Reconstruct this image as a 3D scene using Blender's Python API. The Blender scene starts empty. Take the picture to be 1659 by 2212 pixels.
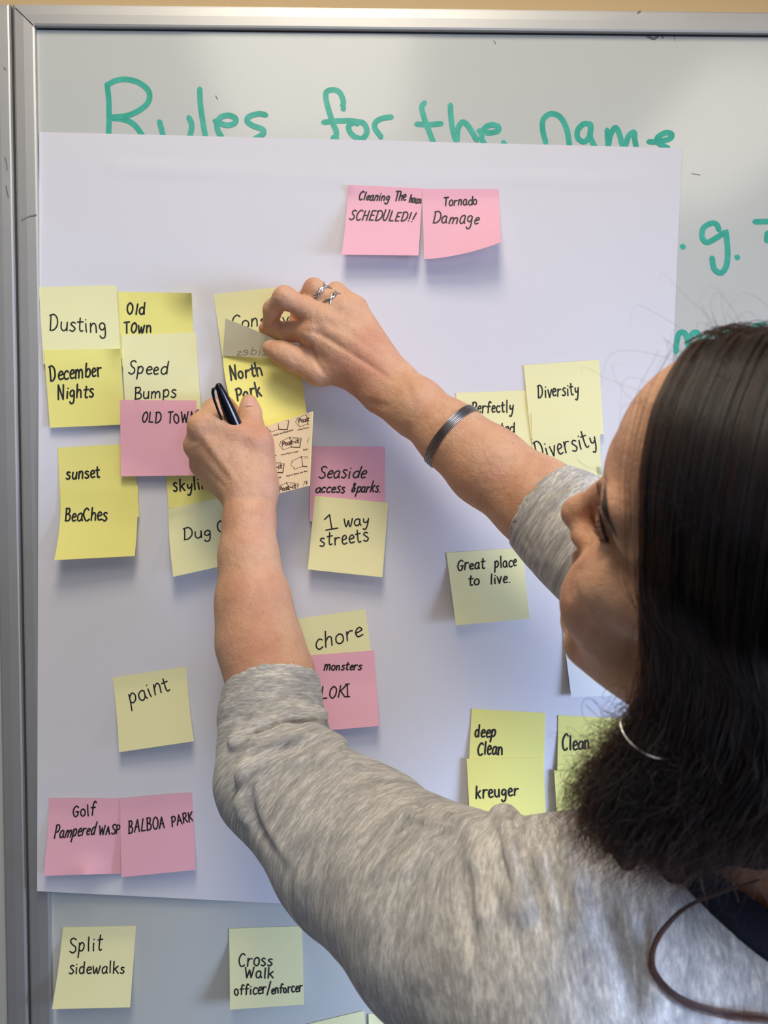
import bpy, math, random, time
import numpy as np
from mathutils import Vector, Matrix
T0 = time.time()
rng = np.random.default_rng(7)
random.seed(7)
scene = bpy.context.scene

# ------------------------------------------------------------------ camera
F_PX, W_PX, H_PX = 1780.0, 1659.0, 2212.0
CAM = np.array([0.0, -0.835, 1.55])
def cam_axes(p, y, r):
    p, y, r = np.radians([p, y, r])
    F = np.array([np.sin(y)*np.cos(p), np.cos(y)*np.cos(p), np.sin(p)])
    R = np.array([np.cos(y), -np.sin(y), 0.0]); U = np.cross(R, F)
    return np.cos(r)*R + np.sin(r)*U, -np.sin(r)*R + np.cos(r)*U, F
RX, UX, FX = cam_axes(-1.75, 1.5, -0.25)
cd = bpy.data.cameras.new('camera'); cam = bpy.data.objects.new('camera', cd)
scene.collection.objects.link(cam); scene.camera = cam
cd.sensor_fit = 'VERTICAL'; cd.sensor_height = 24.0
cd.lens = F_PX / H_PX * 24.0
cd.clip_start = 0.02; cd.clip_end = 50
cam.matrix_world = Matrix(((RX[0], UX[0], -FX[0], CAM[0]), (RX[1], UX[1], -FX[1], CAM[1]),
                           (RX[2], UX[2], -FX[2], CAM[2]), (0, 0, 0, 1)))
cd.dof.use_dof = True; cd.dof.focus_distance = 0.80; cd.dof.aperture_fstop = 8.0

# ------------------------------------------------------------------ world, exposure, large lights
world = bpy.data.worlds.new('world'); scene.world = world; world.use_nodes = True
bg = world.node_tree.nodes['Background']
bg.inputs[0].default_value = (0.62, 0.74, 1.0, 1); bg.inputs[1].default_value = 0.35
scene.view_settings.view_transform = 'Standard'; scene.view_settings.look = 'None'
scene.view_settings.gamma = 1.0; scene.view_settings.use_curve_mapping = False
scene.view_settings.exposure = 0.0
scene.cycles.use_denoising = True
scene.cycles.max_bounces = 6
WINDOW_POWER = 14.0      # cool daylight through the window on the right
FRONT_POWER = 39.0     # added cool fill light, standing before the solid wall behind the camera
LAMP_NEAR = 21.5         # emission strength of the ceiling panel next to the wall
LAMP_FAR = 4.6

def area_light(name, loc, target, sx, sy, power, col):
    l = bpy.data.lights.new(name, 'AREA'); l.shape = 'RECTANGLE'; l.size = sx; l.size_y = sy
    l.energy = power; l.color = col
    o = bpy.data.objects.new(name, l); scene.collection.objects.link(o)
    o.location = loc
    d = Vector(target) - Vector(loc); o.rotation_euler = d.to_track_quat('-Z', 'Y').to_euler()
    return o
area_light('window_daylight', (2.15, -1.15, 1.20), (0.15, -0.05, 0.85), 1.1, 0.8, WINDOW_POWER, (0.50, 0.64, 1.0)).data.spread = math.radians(56)
area_light('front_cool_fill', (0.5, -4.15, 1.05), (0.0, 0.0, 0.85), 2.4, 1.2, FRONT_POWER, (0.55, 0.68, 1.0))  # added soft cool fill for board and back; no opening behind it

# ------------------------------------------------------------------ helpers
def ray(px, py):
    px = np.asarray(px, float); py = np.asarray(py, float)
    return FX + RX*((px-829.5)/F_PX)[..., None] - UX*((py-1106.0)/F_PX)[..., None]
def at(px, py, d):
    """point seen at photo pixel (px, py) that stands d millimetres off the board"""
    r = ray(px, py); t = (-np.asarray(d, float)/1000.0 - CAM[1])/r[..., 1]
    return CAM + r*t[..., None]
def to_px(P):
    D = np.asarray(P) - CAM; z = D@FX
    return 829.5 + F_PX*(D@RX)/z, 1106.0 - F_PX*(D@UX)/z

def link(name, me, mat=None, parent=None):
    o = bpy.data.objects.new(name, me); scene.collection.objects.link(o)
    if mat is not None and hasattr(me, 'materials'): me.materials.append(mat)
    if parent is not None: o.parent = parent
    return o
def empty(name, loc, label, cat, group=None):
    o = bpy.data.objects.new(name, None); scene.collection.objects.link(o)
    o.location = loc; o.empty_display_size = 0.02
    return tag(o, label, cat, group)
def tag(o, label=None, cat=None, group=None, kind=None):
    if label: o['label'] = label
    if cat: o['category'] = cat
    if group: o['group'] = group
    if kind: o['kind'] = kind
    return o
def mesh(name, V, Fs, mat=None, parent=None, smooth=False):
    me = bpy.data.meshes.new(name)
    V = np.asarray(V, float)
    off = np.array(parent.location) if parent is not None and parent.parent is None else np.zeros(3)
    if parent is not None and parent.parent is not None: off = np.array(parent.parent.location)
    me.from_pydata((V - off).tolist(), [], [tuple(int(i) for i in f) for f in Fs])
    if smooth: me.polygons.foreach_set('use_smooth', [True]*len(me.polygons))
    me.update()
    return link(name, me, mat, parent)
def quadmesh(name, V, Q, mat=None, parent=None):
    """fast path for large quad meshes, smooth shaded"""
    me = bpy.data.meshes.new(name)
    off = np.array(parent.location) if parent is not None else np.zeros(3)
    V = (V - off).astype(np.float32)
    me.vertices.add(len(V)); me.vertices.foreach_set('co', V.ravel())
    me.loops.add(Q.size); me.loops.foreach_set('vertex_index', Q.astype(np.int32).ravel())
    me.polygons.add(len(Q)); me.polygons.foreach_set('loop_start', np.arange(0, Q.size, 4, dtype=np.int32))
    me.update(calc_edges=True)
    me.polygons.foreach_set('use_smooth', np.ones(len(Q), bool)); me.update()
    return link(name, me, mat, parent)
def box(name, lo, hi, mat, parent=None, bevel=0.0):
    x0, y0, z0 = lo; x1, y1, z1 = hi
    V = [(x0,y0,z0),(x1,y0,z0),(x1,y1,z0),(x0,y1,z0),(x0,y0,z1),(x1,y0,z1),(x1,y1,z1),(x0,y1,z1)]
    o = mesh(name, V, [(0,3,2,1),(4,5,6,7),(0,1,5,4),(1,2,6,5),(2,3,7,6),(3,0,4,7)], mat, parent)
    if bevel:
        b = o.modifiers.new('bevel', 'BEVEL'); b.width = bevel; b.segments = 3
    return o

# ------------------------------------------------------------------ materials
def srgb(r, g, b):
    return tuple(((c/255.0)/12.92 if c/255.0 <= 0.04045 else ((c/255.0+0.055)/1.055)**2.4) for c in (r, g, b)) + (1,)
def material(name, col, rough=0.6, metal=0.0, spec=0.5, sub=0.0, coat=0.0, noise=None, bump=None, trans=0.0):
    m = bpy.data.materials.new(name); m.use_nodes = True
    nt = m.node_tree; b = nt.nodes['Principled BSDF']
    b.inputs['Base Color'].default_value = col; b.inputs['Roughness'].default_value = rough
    b.inputs['Metallic'].default_value = metal; b.inputs['Specular IOR Level'].default_value = spec
    if coat: b.inputs['Coat Weight'].default_value = coat; b.inputs['Coat Roughness'].default_value = 0.12
    if sub:
        b.inputs['Subsurface Weight'].default_value = sub
        b.inputs['Subsurface Radius'].default_value = (1.0, 0.35, 0.2); b.inputs['Subsurface Scale'].default_value = 0.004
    tc = nt.nodes.new('ShaderNodeTexCoord')
    if noise:
        scale, amt, col2 = noise
        n = nt.nodes.new('ShaderNodeTexNoise'); n.inputs['Scale'].default_value = scale; n.inputs['Detail'].default_value = 4
        nt.links.new(tc.outputs['Object'], n.inputs['Vector'])
        r = nt.nodes.new('ShaderNodeMapRange'); r.inputs[1].default_value = 0.35; r.inputs[2].default_value = 0.7
        r.inputs[3].default_value = 0; r.inputs[4].default_value = amt
        nt.links.new(n.outputs['Fac'], r.inputs[0])
        mx = nt.nodes.new('ShaderNodeMix'); mx.data_type = 'RGBA'
        mx.inputs[6].default_value = col; mx.inputs[7].default_value = col2
        nt.links.new(r.outputs[0], mx.inputs[0]); nt.links.new(mx.outputs[2], b.inputs['Base Color'])
    if bump:
        scale, strength, dist = bump
        n2 = nt.nodes.new('ShaderNodeTexNoise'); n2.inputs['Scale'].default_value = scale; n2.inputs['Detail'].default_value = 5
        nt.links.new(tc.outputs['Object'], n2.inputs['Vector'])
        bp = nt.nodes.new('ShaderNodeBump'); bp.inputs['Strength'].default_value = strength; bp.inputs['Distance'].default_value = dist
        nt.links.new(n2.outputs['Fac'], bp.inputs['Height']); nt.links.new(bp.outputs[0], b.inputs['Normal'])
    return m
def emissive(name, col, strength):
    m = bpy.data.materials.new(name); m.use_nodes = True; nt = m.node_tree; nt.nodes.clear()
    e = nt.nodes.new('ShaderNodeEmission'); e.inputs[0].default_value = col; e.inputs[1].default_value = strength
    o = nt.nodes.new('ShaderNodeOutputMaterial'); nt.links.new(e.outputs[0], o.inputs[0]); return m
M_WALL = material('tan_wall_paint', srgb(196, 168, 122), 0.8, bump=(300, 0.2, 0.001))
M_ROOM = material('grey_wall_paint', srgb(186, 186, 190), 0.9)
M_CEIL = material('ceiling_white', srgb(238, 235, 226), 0.9)
M_FLOOR = material('dark_carpet', srgb(70, 72, 80), 0.95, noise=(60, 0.5, srgb(50, 52, 60)))
M_BOARD = material('whiteboard_enamel', srgb(202, 204, 196), 0.15, spec=0.55, noise=(2.2, 0.25, srgb(196, 199, 193)))
M_ALU = material('brushed_aluminium', srgb(194, 193, 189), 0.5, metal=0.7, noise=(14, 0.25, srgb(178, 177, 175)))
M_SEAM = material('dark_seam', srgb(35, 35, 38), 0.8)
M_PAPER = material('flipchart_paper', srgb(225, 223, 226), 0.85, spec=0.2, noise=(5, 0.15, srgb(217, 215, 219)), bump=(7, 0.25, 0.004))
M_PALE = material('pale_yellow_note_paper', srgb(245, 241, 184), 0.8, spec=0.2, noise=(30, 0.2, srgb(240, 235, 172)))
M_YEL = material('yellow_note_paper', srgb(246, 238, 140), 0.8, spec=0.2, noise=(30, 0.2, srgb(241, 232, 128)))
M_PINK = material('pink_note_paper', srgb(244, 184, 198), 0.8, spec=0.2, noise=(30, 0.2, srgb(240, 176, 192)))
M_WHITE = material('white_note_paper', srgb(240, 242, 240), 0.8, spec=0.2)
M_BACK = material('note_back_paper', srgb(222, 214, 180), 0.85, spec=0.2)
M_KRAFT = material('pad_backing_paper', srgb(246, 220, 178), 0.8, spec=0.2)
M_INK = material('black_marker_ink', srgb(22, 22, 26), 0.6)
M_FAINT = material('ink_seen_through_paper', srgb(150, 140, 120), 0.8)
M_PRINT = material('brown_print', srgb(84, 58, 46), 0.7)
M_GREEN = material('green_dry_marker', srgb(36, 164, 138), 0.45, noise=(70, 0.7, srgb(78, 190, 168)))
M_SMUDGE = material('grey_smudge', srgb(120, 118, 114), 0.7)
def skin_material():
    m = material('skin', srgb(208, 156, 128), 0.5, spec=0.35, sub=0.16); nt = m.node_tree; b = nt.nodes['Principled BSDF']; L = nt.links
    tc = nt.nodes.new('ShaderNodeTexCoord')
    def noise(scale, detail, rough=0.5):
        n = nt.nodes.new('ShaderNodeTexNoise'); n.inputs['Scale'].default_value = scale; n.inputs['Detail'].default_value = detail; n.inputs['Roughness'].default_value = rough
        L.new(tc.outputs['Object'], n.inputs['Vector']); return n
    def mixc(fac, a, c, lo, hi, amt):
        r = nt.nodes.new('ShaderNodeMapRange'); r.inputs[1].default_value = lo; r.inputs[2].default_value = hi; r.inputs[4].default_value = amt; L.new(fac, r.inputs[0])
        x = nt.nodes.new('ShaderNodeMix'); x.data_type = 'RGBA'; x.inputs[7].default_value = c
        if isinstance(a, tuple): x.inputs[6].default_value = a
        else: L.new(a, x.inputs[6])
        L.new(r.outputs[0], x.inputs[0]); return x.outputs[2]
    c = mixc(noise(22, 2).outputs['Fac'], srgb(222, 173, 138), srgb(206, 136, 110), .45, .75, .75)
    c = mixc(noise(70, 4, .6).outputs['Fac'], c, srgb(198, 146, 110), .45, .75, .55)
    c = mixc(noise(420, 3, .7).outputs['Fac'], c, srgb(180, 124, 94), .52, .8, .5)
    v = nt.nodes.new('ShaderNodeTexVoronoi'); v.inputs['Scale'].default_value = 55; L.new(tc.outputs['Object'], v.inputs['Vector'])
    sp = nt.nodes.new('ShaderNodeMapRange'); sp.inputs[1].default_value = 0.0; sp.inputs[2].default_value = 0.055; sp.inputs[3].default_value = 0.75; sp.inputs[4].default_value = 0
    L.new(v.outputs['Distance'], sp.inputs[0]); x = nt.nodes.new('ShaderNodeMix'); x.data_type = 'RGBA'; x.inputs[7].default_value = srgb(112, 66, 48)
    L.new(sp.outputs[0], x.inputs[0]); L.new(c, x.inputs[6]); L.new(x.outputs[2], b.inputs['Base Color'])
    n1 = noise(700, 4, .7); n2 = noise(130, 3, .6)
    ad = nt.nodes.new('ShaderNodeMath'); ad.operation = 'MULTIPLY_ADD'; ad.inputs[1].default_value = 2.2; L.new(n2.outputs['Fac'], ad.inputs[0]); L.new(n1.outputs['Fac'], ad.inputs[2])
    bp = nt.nodes.new('ShaderNodeBump'); bp.inputs['Strength'].default_value = 0.5; bp.inputs['Distance'].default_value = 0.0012
    L.new(ad.outputs[0], bp.inputs['Height']); L.new(bp.outputs[0], b.inputs['Normal']); return m
M_SKIN = skin_material()
M_NAIL = material('fingernail', srgb(222, 168, 150), 0.3, coat=0.3)
M_SILVER = material('silver', srgb(215, 212, 208), 0.18, metal=1.0)
M_WIRE = material('steel_wire', srgb(150, 148, 148), 0.3, metal=1.0)
M_BLACK = material('black_pen_plastic', srgb(14, 14, 17), 0.22, spec=0.6)
M_NAVY = material('navy_ribbing', srgb(13, 17, 32), 0.9, bump=(500, 0.4, 0.001))
M_JEANS = material('dark_denim', srgb(44, 52, 74), 0.9)
M_SHOE = material('dark_shoe', srgb(30, 30, 32), 0.6)
M_SCALP = material('hair_underlayer', srgb(14, 9, 8), 0.9, spec=0.1, bump=(200, 0.5, 0.004))

# ------------------------------------------------------------------ structure
struct = lambda o: tag(o, kind='structure')
struct(box('floor', (-2.6, -4.2, -0.1), (2.4, 0.12, 0.0), M_FLOOR))
struct(box('ceiling', (-2.6, -4.2, 2.75), (2.4, 0.12, 2.85), M_CEIL))
struct(box('wall_back', (-2.6, 0.012, 0.0), (2.4, 0.12, 2.75), M_WALL))
struct(box('wall_left', (-2.7, -4.2, 0.0), (-2.6, 0.12, 2.75), M_ROOM))
struct(box('wall_front', (-2.6, -4.3, 0.0), (2.4, -4.2, 2.75), M_ROOM))
WY0, WY1, WZ0, WZ1 = -1.75, -0.55, 0.85, 2.2      # window opening in the right wall
def wall_hole():
    V, Fs = [], []
    def bx(lo, hi):
        n = len(V); x0,y0,z0 = lo; x1,y1,z1 = hi
        V.extend([(x0,y0,z0),(x1,y0,z0),(x1,y1,z0),(x0,y1,z0),(x0,y0,z1),(x1,y0,z1),(x1,y1,z1),(x0,y1,z1)])
        Fs.extend([tuple(n+i for i in f) for f in [(0,3,2,1),(4,5,6,7),(0,1,5,4),(1,2,6,5),(2,3,7,6),(3,0,4,7)]])
    bx((2.4,-4.2,0),(2.5,WY0,2.75)); bx((2.4,WY1,0),(2.5,0.12,2.75))
    bx((2.4,WY0,0),(2.5,WY1,WZ0)); bx((2.4,WY0,WZ1),(2.5,WY1,2.75))
    return V, Fs
V, Fs = wall_hole(); struct(mesh('wall_right', V, Fs, M_ROOM))
w = struct(box('window_1', (2.38, WY0-0.04, WZ0-0.04), (2.42, WY1+0.04, WZ0), M_ALU))
for lo, hi in (((2.38, WY0-0.04, WZ1), (2.42, WY1+0.04, WZ1+0.04)), ((2.38, WY0-0.04, WZ0), (2.42, WY0, WZ1)),
               ((2.38, WY1, WZ0), (2.42, WY1+0.04, WZ1)), ((2.385, -1.17, WZ0), (2.415, -1.13, WZ1))):
    box('window_and_fill_frame', lo, hi, M_ALU, w)

w2 = struct(box('fill_light_frame', (-0.74, -4.2, 0.51), (1.74, -4.17, 0.55), M_ALU))  # bars made up around the added fill light; wall stays closed
for lo, hi in (((-0.74, -4.2, 1.75), (1.74, -4.17, 1.79)), ((-0.74, -4.2, 0.55), (-0.70, -4.17, 1.75)), ((1.70, -4.2, 0.55), (1.74, -4.17, 1.75)), ((0.48, -4.2, 0.55), (0.52, -4.17, 1.75))):
    box('window_and_fill_frame', lo, hi, M_ALU, w2)

def troffer(x0, x1, y0, y1, strength, col, label):
    r = empty('ceiling_light', ((x0+x1)/2, (y0+y1)/2, 2.75), label, 'ceiling light')
    box('frame', (x0-0.03, y0-0.03, 2.715), (x1+0.03, y1+0.03, 2.748), M_CEIL, r)
    mesh('diffuser', [(x0,y0,2.712),(x1,y0,2.712),(x1,y1,2.712),(x0,y1,2.712)], [(0,1,2,3)], emissive('lit_diffuser', col, strength), r)
troffer(-0.22, 0.14, -1.02, -0.50, LAMP_NEAR, (1.0, 0.90, 0.76, 1), 'small lit ceiling panel above the whiteboard')
troffer(-0.42, 0.14, -2.02, -1.12, LAMP_FAR, (1.0, 0.93, 0.80, 1), 'long lit ceiling panel behind the camera')
troffer(0.95, 1.51, -2.62, -1.42, LAMP_FAR*1.0, (1.0, 0.93, 0.80, 1), 'long lit ceiling panel over the right side of the room')  # extra panel added out of view to lift her back and shoulder

# ------------------------------------------------------------------ whiteboards
def board_pt(px, py, d=0.0): return at(px, py, d)
# main board: inner corner at photo (80,62), outer corner (31,15)
ic = at(80, 62, 0); oc = at(31.5, 14, 0)
XI, ZI, XO, ZO = ic[0], ic[2], oc[0], oc[2]
BX1, BZ0 = 1.55, 0.83
wb = empty('whiteboard', (0.6, 0.0, BZ0), 'large whiteboard with green marker writing and aluminium frame, filling the wall', 'whiteboard')
box('board_surface', (XI-0.004, 0.0, BZ0), (BX1, 0.008, ZI+0.004), M_BOARD, wb)
def rail(name, outer0, outer1, inner0, inner1, parent, horiz):
    """mitred extrusion: from outer edge to inner edge, with a raised rounded profile"""
    prof = [(0.0, 0.009), (0.0, -0.0036), (0.05, -0.0055), (0.12, -0.0060), (0.50, -0.0062), (0.90, -0.0058), (0.985, -0.0052), (1.0, 0.0)]
    o0, o1, i0, i1 = [np.array(q, float) for q in (outer0, outer1, inner0, inner1)]
    V = []
    for s, y in prof:
        for o, i in ((o0, i0), (o1, i1)):
            p = o + (i-o)*s; V.append((p[0], y, p[1]))
    n = len(prof)
    Fs = [(2*k, 2*k+1, 2*k+3, 2*k+2) for k in range(n-1)]
    return mesh(name, V, Fs, M_ALU, parent)
fw = XI - XO
rail('frame_rail', (XO, ZO), (XO, BZ0-fw), (XI, ZI), (XI, BZ0), wb, False)
rail('frame_rail', (XO, ZO), (BX1+fw, ZO), (XI, ZI), (BX1, ZI), wb, True)
rail('frame_rail', (BX1+fw, ZO), (BX1+fw, BZ0-fw), (BX1, ZI), (BX1, BZ0), wb, False)
rail('frame_rail', (XO, BZ0-fw), (BX1+fw, BZ0-fw), (XI, BZ0), (BX1, BZ0), wb, True)
box('edge_gasket', (XI, -0.0006, ZI-0.0012), (BX1, 0.001, ZI), M_SEAM, wb)
# neighbouring board on the left, its frame touching ours
XO2 = XO - 0.0022; XI2 = XO2 - fw; LX0 = -1.9
wb2 = empty('whiteboard', (-1.1, 0.0, BZ0), 'second whiteboard at the left edge, only its aluminium frame and a sliver showing', 'whiteboard')
box('board_surface', (LX0, 0.0, BZ0), (XI2+0.004, 0.008, ZI+0.004), M_BOARD, wb2)
rail('frame_rail', (XO2, ZO), (XO2, BZ0-fw), (XI2, ZI), (XI2, BZ0), wb2, False)
rail('frame_rail', (LX0-fw, ZO), (XO2, ZO), (LX0, ZI), (XI2, ZI), wb2, True)
rail('frame_rail', (LX0-fw, ZO), (LX0-fw, BZ0-fw), (LX0, ZI), (LX0, BZ0), wb2, False)
rail('frame_rail', (LX0-fw, BZ0-fw), (XO2, BZ0-fw), (LX0, BZ0), (XI2, BZ0), wb2, True)
box('joint_gap', (XO2, 0.002, BZ0-fw), (XO, 0.0115, ZO), M_SEAM, wb)

# ------------------------------------------------------------------ strokes (handwriting)
def catmull(P, step=1.2):
    P = [np.array(p, float) for p in P]
    if len(P) == 1: return np.array([P[0]-[0.3, 0], P[0]+[0.3, 0]])
    if len(P) == 2:
        n = max(2, int(np.linalg.norm(P[1]-P[0])/6)+2)
        return np.array([P[0]+(P[1]-P[0])*t for t in np.linspace(0, 1, n)])
    Q = [2*P[0]-P[1]] + P + [2*P[-1]-P[-2]]
    out = []
    for i in range(1, len(Q)-2):
        n = max(2, int(np.linalg.norm(Q[i+1]-Q[i])/step/2)+2); n = min(n, 10)
        for t in np.linspace(0, 1, n, endpoint=False):
            a, b, c, d = Q[i-1], Q[i], Q[i+1], Q[i+2]
            out.append(0.5*((2*b)+(c-a)*t+(2*a-5*b+4*c-d)*t*t+(3*b-a-3*c+d)*t**3))
    out.append(P[-1]); return np.array(out)
def ribbon(V, Fs, L, w, place, capped=True):
    """L: 2-D polyline in photo pixels, w: width in the same, place(px,py)->3-D"""
    L = np.asarray(L); L = L[np.r_[True, np.linalg.norm(np.diff(L, axis=0), axis=1) > 1e-3]]
    if len(L) < 2: L = np.array([L[0]-[w*.2, 0], L[0]+[w*.2, 0]])
    T = np.gradient(L, axis=0); T /= np.linalg.norm(T, axis=1)[:, None]+1e-9
    N = np.c_[-T[:, 1], T[:, 0]]
    pts = [L[0]-T[0]*w*.42]+list(L)+[L[-1]+T[-1]*w*.42]; nrm = [N[0]]+list(N)+[N[-1]]; ws = [w*.35]+[w]*len(L)+[w*.35]
    n0 = len(V)
    pts = np.array(pts); nrm = np.array(nrm); ws = np.array(ws)[:, None]
    A = place(*(pts+nrm*ws/2).T); B = place(*(pts-nrm*ws/2).T)
    gr = np.zeros((len(A), 3)); gr[:, 1] = -np.arange(len(A))*2.0e-6; A = A+gr; B = B+gr
    for a, b in zip(A, B): V.append(a); V.append(b)
    for i in range(len(pts)-1):
        Fs.append((n0+2*i, n0+2*i+1, n0+2*i+3, n0+2*i+2))
# single-stroke alphabet: advance | strokes; x 0..6, baseline 0, x-height 6, capital 10
GL = {
'a':"6|5,5 3.5,6 1,4.5 0.8,1.5 2.5,0.1 4.5,1.5 5,5;5,5.4 4.9,2 5.8,0.2",
'b':"6|1,10 0.8,5 1,0.3;1,3.5 3,6 5,4.5 4.8,1.5 3,0 1,0.8",
'c':"5|4.8,5 3,6 1,4.3 0.8,1.7 2.6,0 4.8,0.9",
'd':"6|4.8,4.8 3,6 1,4.3 0.9,1.5 2.6,0 4.6,1.4 5,5;5.2,10 5,5 5.2,0.2",
'e':"5|0.9,3 3,3.4 4.6,4.2 3.4,6 1.6,5.2 0.8,2.8 2,0.3 4.8,0.8",
'f':"5|4.8,9 3.4,10.2 2.2,8 2,4 1.9,0;0.2,5.5 4.2,5.8",
'g':"6|5,5 3.2,6 1.2,4.6 1.2,2.4 3,1.4 4.8,3.2 5,5.2;5,5.2 5,0 4.2,-3.2 2,-3.8 0.8,-2.4",
'h':"6|1,10 0.9,5 0.8,0;0.9,3.4 2.6,5.8 4.6,5 4.9,0",
'i':"3|1.4,5.6 1.4,2.5 1.6,0.1;1.5,8 1.6,8.2",
'j':"3|1.8,5.6 1.8,-2 0.2,-3.4;1.8,8 1.9,8.2",
'k':"6|1,10 0.9,0;4.8,6 1.2,3;2.2,3.6 5.2,0",
'l':"3|1.5,10 1.4,4 1.6,0.1",
'm':"9|0.9,6 0.8,0;0.9,3.6 2.6,6 4,4.6 4,0.2;4,3.6 6,6 7.6,4.6 7.8,0.1",
'n':"6|0.9,6 0.9,0;0.9,3.6 2.8,6 4.6,4.8 5,0.1",
'o':"6|3,6 1,4.6 0.9,1.5 3,0 5,1.5 4.9,4.6 3.2,6",
'p':"6|1,6 1,1 0.6,-4;1,4 3,6.2 5,4.6 4.6,1.6 2.6,0.4 1.1,1.4",
'q':"6|5,5 3,6 1,4 1.2,1.6 3,0.6 5,3;5,6 5,-4",
'r':"5|1,6 0.9,0;0.9,3.4 2.4,5.6 4.6,5.6",
's':"5|4.4,5.4 2.6,6 1.2,4.7 3,3.2 4.4,1.7 2.8,0 0.6,0.7",
't':"5|2.2,9 2.1,2 3,0.1 4.4,0.6;0.4,6.2 4.4,6.5",
'u':"6|1,6 1,2 2.6,0.1 4.6,1.6 5,6;5,6 5,0.1",
'v':"5|0.6,6 2.4,0;2.4,0 4.6,6",
'w':"8|0.6,6 1.6,1 2.4,0.2 4,4.6;4,4.6 4.8,0.4 5.8,0.4 7.2,6",
'x':"5|0.6,6 4.6,0;4.6,6 0.6,0",
'y':"6|1,6 1.4,3 3,2.4 4.8,4;5,6 4.6,0 3.2,-3.8 1.4,-3.2",
'z':"5|0.8,6 4.6,6;4.6,6 0.6,0;0.6,0 4.8,0.2",
'A':"7|0.4,0 3,10;3,10 6,0;1.4,4 5.2,4.2",
'B':"6|1,10 0.9,0;0.4,9.6 3.6,9.8 4.6,8 3.4,5.8 1,5.3;1.2,5.3 4.4,4.8 5.4,2.6 4,0.3 0.4,0.1",
'C':"7|6,8.6 4,10 1.6,8 0.8,4.4 2.4,0.6 4.4,0 6.2,1.2",
'D':"7|1.2,9.4 1,0.2;0.2,9.2 3.6,9.8 6,7.4 6,3 3.4,0.2 0.6,0",
'E':"6|1,10 0.9,0;1,10 5,10;1,5.2 4.4,5.3;0.9,0.1 5.2,0.2",
'F':"6|1,10 0.9,0;1,10 5,10;1,5.2 4.4,5.3",
'G':"7|6,8.6 4,10 1.6,8 0.8,4 2.6,0.2 5,0.4 6,2.6 6,4.4;3.6,4.4 6.6,4.5",
'H':"7|1,10 0.9,0;5.6,10 5.6,0;1,5 5.6,5.2",
'I':"4|2,10 2,0;0.4,10 3.6,10;0.4,0 3.6,0",
'J':"5|4,10 4,2 2.4,0 0.6,1.2",
'K':"6|1,10 0.8,0;5.4,10 1,4.6;1.8,5.4 5.8,0",
'L':"6|1,10 0.9,0.2;0.9,0.1 5,0.2",
'M':"8|0.8,0 1,10;1,10 4,3;4,3 7,10;7,10 7.2,0",
'N':"7|0.9,0 1,10;1,10 5.4,0;5.4,0 5.8,10",
'O':"7|3.4,10 1.2,7.6 0.9,3 3.2,0 5.6,2.4 5.8,7.4 3.6,10",
'P':"6|1.2,10 0.8,0;0.4,9.4 3.8,10 5.4,7.6 4,5 1.1,4.6",
'R':"6|1.1,10 0.8,0;0.6,9.6 3.8,10 5,7.8 3.6,5.4 1.1,5;2,5.2 5.8,0",
'S':"6|5.4,8.8 3.4,10 1.2,8.4 2.4,5.8 4.8,4 5,1.4 2.8,0 0.6,1.2",
'T':"6|3,9.8 2.9,0;0.2,9.6 6,10",
'U':"7|1,10 1,3 3.2,0 5.4,2.6 5.6,10",
'V':"6|0.6,10 3,0;3,0 5.6,10",
'W':"9|0.6,10 2.2,0;2.2,0 4.4,7.6;4.4,7.6 6,0;6,0 8.2,10",
'Y':"6|0.6,10 3,5;5.6,10 3,5 2.4,0",
'1':"5|0.6,7.4 3,10;3,10 3,0.2;0.4,0.1 5.6,0.3",
'!':"3|2.2,10 1.4,2.6;1.1,0.4 1.2,0.2",
'.':"3|1,0.3 1.3,0.4", '/':"4|4.6,11 0.2,-1", '-':"4|0.5,4 3.5,4.2",
'&':"6|5.4,1 2,6.6 3,8.6 4.2,7 1,2.6 2.4,0.2 5.4,4", '\'':"2|1,10 0.9,8.4", ' ':"4|",
}
def glyphs(text, x0, y0, x1, y1, cap, slant=0.0, jit=0.25):
    """strokes of a word whose baseline runs (x0,y0)-(x1,y1) in photo pixels, capital height cap"""
    adv = [float(GL[c].split('|')[0])+0.7 for c in text]; tot = sum(adv)-0.7
    d = np.array([x1-x0, y1-y0], float); L = np.linalg.norm(d); ex = d/L; ey = np.array([ex[1], -ex[0]])
    sx = L/tot; sy = cap/10.0; out = []; x = 0
    for c, a in zip(text, adv):
        dy = rng.normal(0, jit); hs = 1+rng.normal(0, .07)*(jit > 0); sh = rng.normal(0, .05)*(jit > 0); wx = 1+rng.normal(0, .05)*(jit > 0)
        for st in GL[c].split('|')[1].split(';'):
            if not st: continue
            P = [tuple(map(float, q.split(','))) for q in st.split()]
            P = [np.array([x0, y0]) + ex*((x+p[0]*wx)*sx + (slant+sh)*p[1]*sy) + ey*(p[1]*hs+dy)*sy for p in P]
            out.append(catmull(P))
        x += a
    return out

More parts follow.
